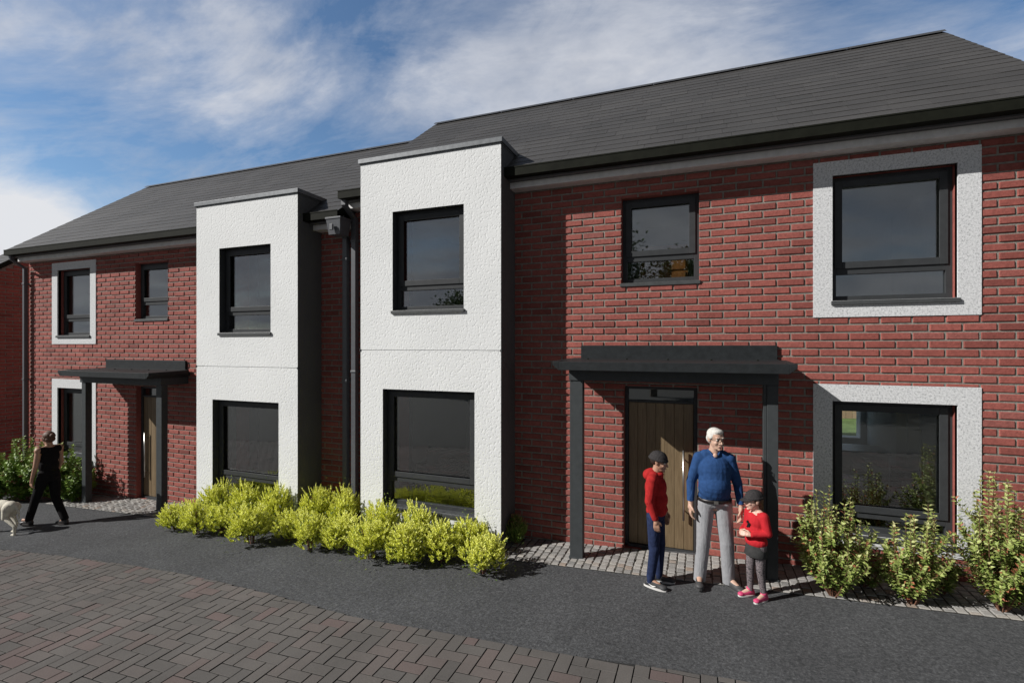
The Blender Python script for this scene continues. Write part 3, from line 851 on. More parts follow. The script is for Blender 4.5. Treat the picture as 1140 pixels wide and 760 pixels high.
for i, (x, y, s, sz, lb) in enumerate(gb):
    f_, s_ = gold[i % 5]
    if y < -.85: y -= .06; sz *= .88; s *= 1.04
    else: sz *= 1.06
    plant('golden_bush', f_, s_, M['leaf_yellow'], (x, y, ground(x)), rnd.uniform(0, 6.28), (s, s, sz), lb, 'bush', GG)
f_, s_ = gold[2]
fo, st = golden_bush(77, .5, .24)
plant('dark_bush', fo.make('foliage'), st.make('stem'), M['leaf_green'], (-2.38, -.26, ground(-2.3)), 1.0, (.6,.6,.85), 'dark green bush in the shade of the near bay, behind the last golden bush', 'bush', None)
GR = 'leafy shrubs below the lower right window'
for i, (x, y, h, w, n, lb) in enumerate([
   (1.28,-.70,1.22,.25,20,'leafy variegated shrub left of the lower right window, nearest the porch post'),
   (1.96,-.66,1.12,.23,18,'leafy variegated shrub in front of the middle of the lower right window'),
   (1.60,-.38,.62,.20,10,'lower darker shrub between the two leafy ones against the lower right window'),
   (2.30,-.36,.58,.17,9,'short shaded shrub against the wall below the right part of the window'),
   (2.68,-.60,1.42,.27,22,'tall shrub with reddish stems at the right edge of the lower window surround'),
   (3.0,-.72,1.34,.26,20,'leafy shrub cut off by the right edge of the photo')]):
    fo, st = shoot_shrub(60+i, h, w, n, .066, .027, red=.06)
    plant('leafy_shrub', fo.make('foliage'), st.make('stem'), M['leaf_var'], (x, y, ground(x)), 0, (1,1,1), lb, 'shrub', GR)
GL = 'green shrubs behind the dog walker'
for i, (x, y, h, w, n, lb) in enumerate([
   (-13.15,-.68,1.36,.44,22,'big green shrub left of the dog walker'),
   (-13.75,-.85,1.10,.36,16,'green shrub at the left edge of the photo'),
   (-12.45,-.50,1.28,.38,20,'green shrub directly behind the dog walker'),
   (-11.88,-.42,.92,.30,14,'shaded green shrub beside the left porch post')]):
    fo, st = shoot_shrub(80+i, h, w, n, .10, .055, red=.03)
    plant('green_shrub', fo.make('foliage'), st.make('stem'), M['leaf_green'], (x, y, ground(x)), 0, (1,1,1), lb, 'shrub', GL)

# trees across the road, which the upstairs panes reflect
def tree(seed, x, y, h, label):
    r = random.Random(seed); fo = MB(); tr = MB()
    t = empty('broadleaf_tree', (x, y, ground(x)), 0); tag(t, label, 'tree', 'trees across the road')
    tr.tube([(0,0,-.1),(.05,.02,h*.2),(0,.1,h*.45),(.1,0,h*.7)], [.20,.16,.11,.05], 8)
    cl = []
    for k in range(20):
        a = r.uniform(0,6.28); q = r.uniform(.1,.33)*h; c = Vector((math.cos(a)*q, math.sin(a)*q, h*r.uniform(.38,.92))); cl.append(c)
        tr.tube([(0,.05,h*.35), tuple(c*.6+Vector((0,0,h*.15))), tuple(c)], [.06,.035,.012], 5)
    for k in range(9000):
        c = cl[r.randrange(len(cl))]; p = c + Vector((r.gauss(0,1), r.gauss(0,1), r.gauss(0,.8)))*h*.075
        leaf(fo, p, rv(r), Vector((0,0,1)), .26, .17, r.random())
    link('trunk', tr.make('trunk'), M['bark'], t); link('crown', fo.make('crown'), M['leaf_tree'], t)
tree(1, -14.8, -24, 6.9, 'tree across the road reflected low in the upstairs panes of the bays')
tree(2, -2.4, -21, 8.2, 'tree across the road reflected in the small pane above the right porch')

# ------------------------------------------------------------------ people and dog
def skinmat(name, col):
    m, nt, b = mat(name)
    tc = nn(nt, 'ShaderNodeTexCoord'); n = noise_node(nt, 30, 4, .6, tc.outputs['Object'])
    r = ramp(nt, n.outputs['Fac'], [(.3, tuple(c*.9 for c in col)), (.7, tuple(min(1,c*1.08) for c in col))])
    nt.links.new(r.outputs[0], b.inputs['Base Color']); b.inputs['Roughness'].default_value = .5
    b.inputs['Subsurface Weight'].default_value = .08; b.inputs['Subsurface Radius'].default_value = (.01,.004,.002); b.inputs['Subsurface Scale'].default_value = .3
    return m
def cloth(name, col, amt=.18, sc=25, fine=.0015):
    m, nt, b = mat(name)
    tc = nn(nt, 'ShaderNodeTexCoord'); n = noise_node(nt, sc, 5, .6, tc.outputs['Object'])
    r = ramp(nt, n.outputs['Fac'], [(.3, tuple(c*(1-amt) for c in col)), (.7, tuple(min(1,c*(1+amt)) for c in col))])
    nt.links.new(r.outputs[0], b.inputs['Base Color']); b.inputs['Roughness'].default_value = .9; b.inputs['Specular IOR Level'].default_value = .15
    mp = nn(nt, 'ShaderNodeMapping'); mp.inputs['Scale'].default_value = (1, 1, .45); nt.links.new(tc.outputs['Object'], mp.inputs[0])
    n1 = noise_node(nt, 11, 3, .5, mp.outputs[0], 1.2); bump(nt, b, n1.outputs['Fac'], .6, .016)

    return m
class Org:
    """primitives fused by a voxel remesh into one continuous surface"""
    def __init__(s): s.mb = MB()
    def ell(s, c, r, rot=None):
        c = Vector(c); n, m = 20, 12
        Mx = rot.to_matrix() if rot is not None else Matrix.Identity(3)
        prof = [(max(1e-4, math.sin(math.pi*i/m)), -math.cos(math.pi*i/m)) for i in range(m+1)]
        base = len(s.mb.v)
        for (q, z) in prof:
            for k in range(n):
                t = 2*math.pi*k/n
                s.mb.v.append(tuple(c + Mx @ Vector((q*math.cos(t)*r[0], q*math.sin(t)*r[1], z*r[2]))))
        for i in range(m):
            for k in range(n):
                s.mb.f.append((base+i*n+k, base+i*n+(k+1)%n, base+(i+1)*n+(k+1)%n, base+(i+1)*n+k)); s.mb.m.append(0); s.mb.var.append(.5)
    def cap(s, a, b, ra, rb, flat=(1,1)):
        """tapered capsule from a to b; flat scales x and y of the section"""
        a, b = Vector(a), Vector(b); d = b-a; L = d.length
        if L < 1e-6: s.ell(a, (ra,ra,ra)); return
        d.normalize(); prof = []
        for i in range(7): t = math.pi/2*(1-i/6); prof.append((ra*math.cos(t), -ra*math.sin(t)))
        for i in range(1, 7): t = math.pi/2*(i/6); prof.append((rb*math.cos(t), L+rb*math.sin(t)))
        prof[0] = (1e-4, prof[0][1]); prof[-1] = (1e-4, prof[-1][1])
        q = d.to_track_quat('Z', 'Y') if abs(d.z) < .999 else (Euler((0,0,0)).to_quaternion() if d.z > 0 else Euler((math.pi,0,0)).to_quaternion())
        Mx = q.to_matrix(); base = len(s.mb.v); n = 16
        for (r, z) in prof:
            for k in range(n):
                t = 2*math.pi*k/n
                v = Mx @ Vector((r*math.cos(t), r*math.sin(t), z))
                if flat != (1,1):
                    ax = d*(v.dot(d)); rad = v - ax; v = ax + Vector((rad.x*flat[0], rad.y*flat[1], rad.z))
                s.mb.v.append(tuple(a + v))
        for i in range(len(prof)-1):
            for k in range(n):
                s.mb.f.append((base+i*n+k, base+i*n+(k+1)%n, base+(i+1)*n+(k+1)%n, base+(i+1)*n+k)); s.mb.m.append(0); s.mb.var.append(.5)
    def build(s, name, mats, parent, vox=.006, smooth=3, cut=None, factor=.5):
        me = s.mb.make(name)
        o = bpy.data.objects.new(name+'_tmp', me); COL.objects.link(o)
        r = o.modifiers.new('r', 'REMESH'); r.mode = 'VOXEL'; r.voxel_size = vox; r.use_smooth_shade = True
        if smooth:
            sm = o.modifiers.new('s', 'SMOOTH'); sm.iterations = smooth; sm.factor = factor
        dg = bpy.context.evaluated_depsgraph_get(); dg.update()
        m2 = bpy.data.meshes.new_from_object(o.evaluated_get(dg)); m2.name = name
        bpy.data.objects.remove(o)
        if cut:
            bm = bmesh.new(); bm.from_mesh(m2)
            for (co, no) in cut:
                bmesh.ops.bisect_plane(bm, geom=bm.verts[:]+bm.edges[:]+bm.faces[:], plane_co=co, plane_no=no, clear_outer=True)
            bm.to_mesh(m2); bm.free()
        m2.polygons.foreach_set('use_smooth', [True]*len(m2.polygons))
        m2.materials.clear()
        ob = link(name, m2, mats, parent)
        return ob
def XY(v, a): return Vector((v[0]*math.cos(a)-v[1]*math.sin(a), v[0]*math.sin(a)+v[1]*math.cos(a), v[2]))
def hand(o, w, f, s, side, palm):
    """w wrist, f finger direction, palm = normal the palm faces; side +1 if thumb lies along palm x f"""
    f = f.normalized(); palm = (palm - f*palm.dot(f)).normalized(); t = f.cross(palm)*side
    o.cap(w, w + f*.03*s, .026*s, .030*s)
    for k in range(4):
        u = (k-1.5)/1.5
        b0 = w + f*.045*s + t*(-u*.030*s)
        o.cap(w + t*(-u*.012*s) + f*.01*s, b0 + f*.045*s, .017*s, .0125*s)
        L = (.040,.046,.042,.032)[k]*s
        k1 = b0 + f*.048*s; k2 = k1 + (f*.93 + palm*.36)*L; k3 = k2 + (f*.6 + palm*.8)*L*.85
        o.cap(k1, k2, .0100*s, .0092*s); o.cap(k2, k3, .0092*s, .0080*s)
    th0 = w + t*.022*s + f*.018*s; th1 = th0 + (t*.7 + f*.65 + palm*.35)*.042*s; th2 = th1 + (f*.85 + palm*.4 + t*.15)*.034*s
    o.cap(w, th0, .018*s, .016*s); o.cap(th0, th1, .0145*s, .012*s); o.cap(th1, th2, .012*s, .0095*s)
def head_prims(o, hc, s, yaw, pitch, ears=True, female=False):
    Mx = (Matrix.Rotation(yaw, 3, 'Z') @ Matrix.Rotation(pitch, 3, 'X'))
    P = lambda x, y, z: hc + (Mx @ Vector((x, y, z)))*s
    q = Mx.to_quaternion()
    E = lambda c, r: o.ell(P(*c), tuple(v*s for v in r), q)
    E((0,.014,.038), (.075,.094,.080)); E((0,-.018,-.028), (.060,.072,.078)); E((0,-.038,-.082), (.040,.044,.032))
    E((0,-.072,-.100), (.020,.018,.014))
    o.cap(P(0,-.086,.012), P(0,-.108,-.030), .008*s, .0125*s)
    E((-.011,-.098,-.034), (.008,.009,.007)); E((.011,-.098,-.034), (.008,.009,.007))
    o.cap(P(-.040,-.076,.026), P(.040,-.076,.026), .011*s, .011*s)
    for k in (-1, 1):
        E((k*.036,-.062,-.030), (.021,.020,.020))
        if ears:
            E((k*.074,.010,-.008), (.009,.019,.030)); E((k*.079,.018,.004), (.007,.014,.018))
    E((0,-.086,-.060), (.024,.010,.0055)); E((0,-.084,-.070), (.020,.010,.0060))
    return P, q
def eye_parts(root, P, q, s):
    for k in (-1, 1):
        mb = MB(); c = P(k*.030, -.073, .004); r = .0125*s
        Mx = q.to_matrix()
        n = 14
        prof = [(math.sin(math.pi*i/12), math.cos(math.pi*i/12)) for i in range(13)]
        base = len(mb.v)
        for (rr_, zz) in prof:
            for j in range(n):
                t = 2*math.pi*j/n
                mb.v.append(tuple(c + Mx @ Vector((rr_*math.cos(t)*r, -zz*r, rr_*math.sin(t)*r))))
        for i in range(12):
            for j in range(n):
                mb.f.append((base+i*n+j, base+i*n+(j+1)%n, base+(i+1)*n+(j+1)%n, base+(i+1)*n+j)); mb.m.append(1 if i < 3 else 0); mb.var.append(.5)
        link('eye', mb.make('eye', smooth=True), [M['eye_white'], M['iris']], root)
def lip_part(root, P, s):
    mb = MB()
    pts = [P(-.023,-.084,-.066), P(-.012,-.0945,-.0645), P(0,-.0965,-.0655), P(.012,-.0945,-.0645), P(.023,-.084,-.066)]
    mb.tube([tuple(p) for p in pts], [.0015*s,.0035*s,.004*s,.0035*s,.0015*s], 6)
    link('lips', mb.make('lips', smooth=True), M['lip'], root)
def brow_parts(root, P, s, m):
    for k in (-1, 1):
        mb = MB(); mb.tube([tuple(P(k*.014,-.0885,.026)), tuple(P(k*.030,-.0875,.031)), tuple(P(k*.046,-.077,.026))], [.003*s,.0038*s,.002*s], 6)
        link('eyebrow', mb.make('eyebrow', smooth=True), m, root)
M['skin_a'] = skinmat('skin_pale', (.56,.36,.27)); M['skin_b'] = skinmat('skin_tan', (.44,.25,.17)); M['skin_c'] = skinmat('skin_child', (.66,.42,.33))
M['eye_white'] = simple('eye_white', (.6,.58,.55), .3, nscale=10, amt=.02); M['iris'] = simple('iris', (.05,.03,.02), .2, nscale=10, amt=.1)
M['lip'] = simple('lip', (.42,.17,.15), .5, nscale=10, amt=.05)
M['hair_white'] = simple('hair_white', (.62,.60,.56), .8, nscale=60, amt=.2, bmp=.004, bscale=70)
M['hair_brown'] = simple('hair_brown', (.10,.045,.024), .6, nscale=60, amt=.35, bmp=.004, bscale=70)
M['hair_dark'] = simple('hair_dark', (.03,.018,.012), .6, nscale=60, amt=.3, bmp=.004, bscale=70)
M['blue_wool'] = cloth('blue_wool', (.024,.066,.180)); M['grey_trouser'] = cloth('grey_trousers', (.30,.305,.32), .08)
M['red_fleece'] = cloth('red_fleece', (.38,.022,.022)); M['denim'] = cloth('navy_denim', (.020,.030,.075), .3)
M['red_top'] = cloth('red_jumper', (.48,.022,.030), .12); M['black_cloth'] = cloth('black_cloth', (.010,.009,.010), .3)
M['grey_knit'] = cloth('charcoal_knit', (.040,.037,.038), .35, 90); M['skirt'] = cloth('dark_skirt', (.045,.045,.045), .2)
M['shoe_grey'] = simple('shoe_grey', (.045,.045,.048), .7, nscale=30, amt=.2); M['shoe_dark'] = simple('shoe_dark', (.06,.06,.062), .6, nscale=30, amt=.2)
M['sole_white'] = simple('sole_white', (.66,.65,.63), .6, nscale=20, amt=.05); M['shoe_pink'] = simple('shoe_pink', (.62,.06,.17), .6, nscale=30, amt=.15)
M['belt'] = simple('belt_leather', (.015,.012,.012), .4, nscale=20, amt=.2); M['wire'] = simple('glasses_wire', (.03,.02,.015), .3, nscale=20, amt=.1)
M['white_paint'] = simple('white_mark', (.75,.74,.72), .6, nscale=20, amt=.05)
M['dog_fur'] = simple('dog_fur', (.66,.62,.52), .9, nscale=14, amt=.14, bmp=.008, bscale=80); M['claw'] = simple('claw', (.06,.045,.04), .5, nscale=20, amt=.1)
def leggings():
    m, nt, b = mat('patterned_leggings'); tc = nn(nt, 'ShaderNodeTexCoord')
    mp = nn(nt, 'ShaderNodeMapping'); mp.inputs['Scale'].default_value = (1, 1, 2.2); nt.links.new(tc.outputs['Object'], mp.inputs[0])
    n = noise_node(nt, 28, 3, .6, mp.outputs[0], 1.0)
    r = ramp(nt, n.outputs['Fac'], [(.42, (.035,.033,.036)), (.50, (.24,.20,.21)), (.60, (.045,.042,.046)), (.70, (.34,.28,.29))])
    nt.links.new(r.outputs[0], b.inputs['Base Color']); b.inputs['Roughness'].default_value = .9
    return m
M['leggings'] = leggings()

def biped(name, label, loc, rz, J, k=1.0, skin='skin_a', group=None, belly=0.0, female=False, head_s=1.0, yaw=0, pitch=0, ears=True):
    """J: dict of joints in metres (facing -Y). returns root, J, head placer"""
    root = empty(name, loc, rz); tag(root, label, 'person', group)
    o = Org(); r = lambda v: v*k
    sx = J['shx']; 
    # torso
    pel, wst, cst = J['pelvis'], J['waist'], J['chest']
    o.ell(pel, (r(.155), r(.105), r(.115))); o.ell(wst, (r(.135), r(.098+belly), r(.14))); o.ell(cst, (r(.155), r(.11), r(.17)))
    o.cap(J['shR'], J['shL'], r(.062), r(.062)); o.cap(J['neck'], J['head'] + Vector((0,r(.015),r(-.05))), r(.058), r(.054))
    for s in 'RL': o.cap(J['neck'] + Vector((0,r(.01),r(.015))), J['sh'+s]*.92 + J['neck']*.08, r(.050), r(.052))
    for s in 'RL':
        o.cap(J['hip'+s], J['kn'+s], r(.084), r(.054)); o.cap(J['kn'+s], J['an'+s], r(.052), r(.034))
        o.cap(J['an'+s], J['toe'+s], r(.036), r(.028))
        o.cap(J['sh'+s], J['el'+s], r(.050), r(.040)); o.cap(J['el'+s], J['wr'+s], r(.038), r(.026))
        f, p = J['hand'+s]; hand(o, J['wr'+s], Vector(f), k*1.0, J.get('thumb'+s, 1), Vector(p))
    P, q = head_prims(o, J['head'], head_s, yaw, pitch, ears)
    o.build('body', M[skin], root, .0062 if k > .85 else .005, 2)
    return root, P, q
def V(*a): return Vector(a)
def dome(name, m, root, P, q, s, r=(.088,.106,.092), c=(0,.012,.022), z0=0.0, rim=.010, brim=False, ribs=True):
    """knitted hat with a rolled rim"""
    mb = MB(); prof = []
    for i in range(13):
        t = math.pi/2*i/12; prof.append((math.cos(t)**.85, math.sin(t)))
    Mx = q.to_matrix(); cc = P(*c); n = 40
    prof2 = [(1.03, -.10), (1.07, -.04), (1.06, .12), (1.015, .16)] + prof[2:]
    base = len(mb.v)
    for (rr_, zz) in prof2:
        for k in range(n):
            t = 2*math.pi*k/n; w = 1 + (.012*math.sin(k*math.pi) if False else 0) + (.012 if (ribs and k % 2) else 0)
            mb.v.append(tuple(cc + Mx @ Vector((rr_*w*math.cos(t)*r[0]*s, rr_*w*math.sin(t)*r[1]*s, zz*r[2]*s))))
    for i in range(len(prof2)-1):
        for k in range(n):
            mb.f.append((base+i*n+k, base+i*n+(k+1)%n, base+(i+1)*n+(k+1)%n, base+(i+1)*n+k)); mb.m.append(0); mb.var.append(.5)
    # closed underside so that it reads as solid from below
    mb.f.append(tuple(base+k for k in range(n))[::-1]); mb.m.append(0); mb.var.append(.5)
    ob = link(name, mb.make(name, smooth=True), m, root)
    if brim:
        b = MB(); pts = []
        for side in (0, 1):
            ring = []
            for i in range(13):
                t = math.pi + math.pi*i/12
                e = 1.0 + .62*math.sin(math.pi*i/12)
                ring.append((math.cos(t)*r[0]*.98, math.sin(t)*r[1]*e*1.0, -.02*math.sin(math.pi*i/12) - side*.006))
            pts.append(ring)
        inner = [[(math.cos(math.pi+math.pi*i/12)*r[0]*.98, math.sin(math.pi+math.pi*i/12)*r[1]*.96, -side*.006) for i in range(13)] for side in (0,1)]
        G_ = lambda v: tuple(cc + Mx @ (Vector(v)*s))
        for i in range(12):
            b.face([G_(inner[0][i]), G_(pts[0][i]), G_(pts[0][i+1]), G_(inner[0][i+1])]); b.face([G_(inner[1][i+1]), G_(pts[1][i+1]), G_(pts[1][i]), G_(inner[1][i])])
            b.face([G_(pts[0][i]), G_(pts[1][i]), G_(pts[1][i+1]), G_(pts[0][i+1])])
        link('brim', b.make('brim', smooth=True), m, ob)
    return ob
def shoe(root, an, toe, k, m, sole=None, name='shoe', g=0.0):
    o = Org(); a = Vector(an); t = Vector(toe); d = (t-a); d.z = 0; d.normalize(); z = g
    heel = a - d*.035*k
    o.cap(V(heel.x,heel.y,z+.045*k), V(a.x,a.y+.0,z+.105*k), .040*k, .046*k)
    o.cap(V(heel.x,heel.y,z+.040*k), V(t.x,t.y,z+.036*k), .038*k, .034*k); o.cap(V(a.x,a.y,z+.06*k), V(t.x,t.y,z+.036*k), .042*k, .030*k)
    o.ell(V(t.x,t.y,z+.036*k)+d*.015*k, (.044*k,.044*k,.028*k))
    ob = o.build(name, m, root, .005, 2, cut=[((0,0,z+.012*k), (0,0,-1))])
    s = MB(); n = 20; ring = []
    w = d.cross(V(0,0,1))
    L0, L1 = heel - d*.040*k, t + d*.058*k; L0.z = L1.z = 0; mid = (L0+L1)/2; hl = (L1-L0).length/2
    for zz in (z+.0015, z+(.022*k)):
        for i in range(n):
            th = 2*math.pi*i/n
            p = mid + d*hl*math.cos(th) + w*(.046*k)*math.copysign(abs(math.sin(th))**.7, math.sin(th)); s.v.append((p.x, p.y, zz))
    for i in range(n): s.f.append((i, (i+1)%n, n+(i+1)%n, n+i)); s.m.append(0); s.var.append(.5)
    s.f.append(tuple(range(n))[::-1]); s.f.append(tuple(range(n, 2*n))); s.m += [0,0]; s.var += [.5,.5]
    link('sole', s.make('sole'), sole or m, ob)
    return ob, d, w

# --- the man
gm = ground(.15)
def man():
    J = dict(shx=.2, pelvis=V(0,0,.93), waist=V(0,-.02,1.10), chest=V(0,.0,1.28), neck=V(0,.01,1.44), head=V(.012,-.015,1.605),
        shR=V(-.155,.01,1.385), shL=V(.155,.01,1.385), elR=V(-.240,.01,1.12), elL=V(.240,.02,1.12), wrR=V(-.252,-.055,.885), wrL=V(.262,-.05,.885),
        handR=((-.02,-.10,-1),(1,.15,0)), handL=((.04,-.08,-1),(-1,.15,0)), thumbR=1, thumbL=-1,
        hipR=V(-.088,0,.90), hipL=V(.088,0,.90), knR=V(-.115,-.02,.49), knL=V(.125,-.02,.49), anR=V(-.150,.015,.085), anL=V(.150,.015,.085),
        toeR=V(-.165,-.13,.04), toeL=V(.235,-.12,.04))
    root, P, q = biped('person', 'white-haired man in glasses, blue jumper and pale grey trousers standing by the door', (.14,-.80,gm+.012), R(6), J, 1.0, 'skin_a', belly=.02, yaw=R(28), pitch=R(4))
    eye_parts(root, P, q, 1); lip_part(root, P, 1); brow_parts(root, P, 1, M['hair_white'])
    h = Org(); E = lambda c, r: h.ell(P(*c), r, q)
    E((0,.020,.048), (.078,.093,.074)); E((0,.056,.0), (.070,.060,.070)); E((-.066,.012,.03), (.018,.045,.035)); E((.066,.012,.03), (.018,.045,.035)); E((.0,-.048,.088), (.052,.036,.030))
    h.build('hair', M['hair_white'], root, .005, 2)
    g = MB(); Pm = q.to_matrix()
    for kx in (-.032, .032):
        pts = [P(kx+.024*math.cos(t*math.pi/9), -.100, .003+.018*math.sin(t*math.pi/9)) for t in range(19)]
        g.tube([tuple(p) for p in pts], .0022, 6, cap=False)
        s = 1 if kx > 0 else -1
        g.tube([tuple(P(s*.056,-.098,.008)), tuple(P(s*.078,-.04,.008)), tuple(P(s*.080,.02,.004))], .002, 6)
    g.tube([tuple(P(-.008,-.101,.006)), tuple(P(.008,-.101,.006))], .002, 6)
    link('glasses', g.make('glasses', smooth=True), M['wire'], root)
    # jumper
    c = Org()
    c.ell((0,0,.985), (.172,.128,.085)); c.ell((0,-.030,1.10), (.168,.150,.15)); c.ell((0,-.005,1.27), (.180,.138,.18)); c.cap((0,-.025,1.06), (0,-.008,1.30), .140, .132, (1.22,1.0)); c.cap((-.150,.01,1.385), (.150,.01,1.385), .070, .070)
    c.cap((-.09,.01,1.42), (.09,.01,1.42), .062, .062)
    for s in 'RL': c.cap(J['neck'] + V(0,.012,-.004), J['sh'+s]*.9 + J['neck']*.1, .056, .064)
    for s in (-1, 1):
        S, E_, W = (J['shR'],J['elR'],J['wrR']) if s < 0 else (J['shL'],J['elL'],J['wrL'])
        c.cap(S, E_, .066, .052); c.cap(E_, W + (E_-W)*.08, .050, .038)
    c.build('jumper', M['blue_wool'], root, .007, 3, cut=[((0,0,.925), (0,0,-1))])
    col = MB(); pts = []
    for i in range(25):
        t = 2*math.pi*i/24; v = max(0, -math.sin(t))**4
        pts.append((.066*math.cos(t), .006+.066*math.sin(t)-.030*v, 1.476 - .058*v))
    col.tube(pts, .010, 6, cap=False); link('collar', col.make('collar', smooth=True), M['blue_wool'], root)
    nk = Org(); nk.ell((0,-.078,1.434), (.026,.022,.030)); nk.build('shirt_opening', M['skin_a'], root, .005, 1)
    # trousers
    t = Org(); t.ell((0,0,.93), (.168,.120,.100)); t.ell((0,.03,.90), (.150,.105,.10))
    for s in 'RL':
        t.cap(J['hip'+s], J['kn'+s], .098, .074); t.cap(J['kn'+s], J['an'+s]+V(0,0,-.045), .074, .066)
    t.build('trousers', M['grey_trouser'], root, .007, 3, cut=[((0,0,1.0), (0,0,1)), ((0,0,.034), (0,0,-1))])
    b = MB(); b.lathe([(.174,.930),(.180,.932),(.180,.962),(.174,.964)], (0,-.004,0), 1, .78, 40); bo = link('belt', b.make('belt', smooth=True), M['belt'], root)
    bb = MB(); bb.box(-.022,.022,-.152,-.143,.930,.964); link('buckle', bb.make('buckle'), M['steel'], bo)
    for s in 'RL': shoe(root, J['an'+s], J['toe'+s], 1.05, M['shoe_dark'])
man()
# --- the boy, in profile
def boy():
    k = .86
    J = dict(shx=.16, pelvis=V(0,.005,.80), waist=V(0,.0,.95), chest=V(0,.01,1.09), neck=V(0,.01,1.22), head=V(0,-.028,1.375),
        shR=V(-.130,.015,1.190), shL=V(.130,.015,1.190), elR=V(-.168,.035,.965), elL=V(.168,.02,.965), wrR=V(-.165,-.035,.770), wrL=V(.165,-.06,.775),
        handR=((0,-.12,-1),(1,.1,0)), handL=((0,-.15,-1),(-1,.1,0)), thumbR=1, thumbL=-1,
        hipR=V(-.072,.01,.78), hipL=V(.072,.01,.78), knR=V(-.080,.0,.43), knL=V(.080,-.02,.43), anR=V(-.085,.05,.078), anL=V(.085,.0,.078),
        toeR=V(-.110,-.090,.036), toeL=V(.110,-.125,.036))
    root, P, q = biped('person', 'boy in red hooded top, dark knitted hat and navy jeans standing sideways', (-.46,-.93,ground(-.46)), R(80), J, k, 'skin_b', yaw=R(2), pitch=R(12), head_s=.93)
    eye_parts(root, P, q, .93); lip_part(root, P, .93); brow_parts(root, P, .93, M['hair_dark'])
    h = Org(); h.ell(P(0,.045,.012), (.070,.058,.062), q); h.build('hair', M['hair_dark'], root, .005, 2)
    dome('knitted_hat', M['grey_knit'], root, P, q, .96, r=(.088,.106,.098), c=(0,.014,.024))
    c = Org(); c.ell((0,.0,.83), (.140,.112,.085)); c.ell((0,-.005,.95), (.136,.118,.13)); c.ell((0,.008,1.08), (.142,.118,.15)); c.cap(J['shR'], J['shL'], .062, .062); c.cap((-.06,.015,1.22),(.06,.015,1.22),.052,.052)
    c.ell((0,.090,1.215), (.085,.060,.062)); c.ell((0,.055,1.255), (.080,.062,.036)); c.ell((0,-.02,1.235),(.066,.060,.030))
    for s in 'RL': c.cap(J['sh'+s], J['el'+s], .060, .050); c.cap(J['el'+s], J['wr'+s]+(J['el'+s]-J['wr'+s])*.12, .049, .037)
    c.build('hooded_top', M['red_fleece'], root, .0065, 3, cut=[((0,0,.765), (0,0,-1))])
    t = Org(); t.ell((0,.005,.79), (.128,.102,.085))
    for s in 'RL': t.cap(J['hip'+s], J['kn'+s], .080, .060); t.cap(J['kn'+s], J['an'+s]+V(0,0,-.03), .058, .046)
    t.build('jeans', M['denim'], root, .0065, 3, cut=[((0,0,.05), (0,0,-1))])
    for s in 'RL':
        ob, d, w = shoe(root, J['an'+s], J['toe'+s], .95, M['shoe_grey'], M['sole_white'])
        a = Vector(J['an'+s]); sd = -1 if s == 'R' else 1; out = V(sd,0,0)
        # curved white tick on the outer side
        m = MB(); pr = []
        for i in range(9):
            u = i/8; along = d*(.085 - .115*u)*.95; hgt = .036 + (.004 if u < .2 else 0) + .030*u - .014*math.sin(math.pi*u)
            pr.append(V(a.x,a.y,0) + along + out*(.0415) + V(0,0,hgt))
        m.tube([tuple(p) for p in pr], [.001,.006,.0065,.006,.005,.004,.003,.002,.001], 6); link('side_mark', m.make('side_mark'), M['white_paint'], ob)
boy()
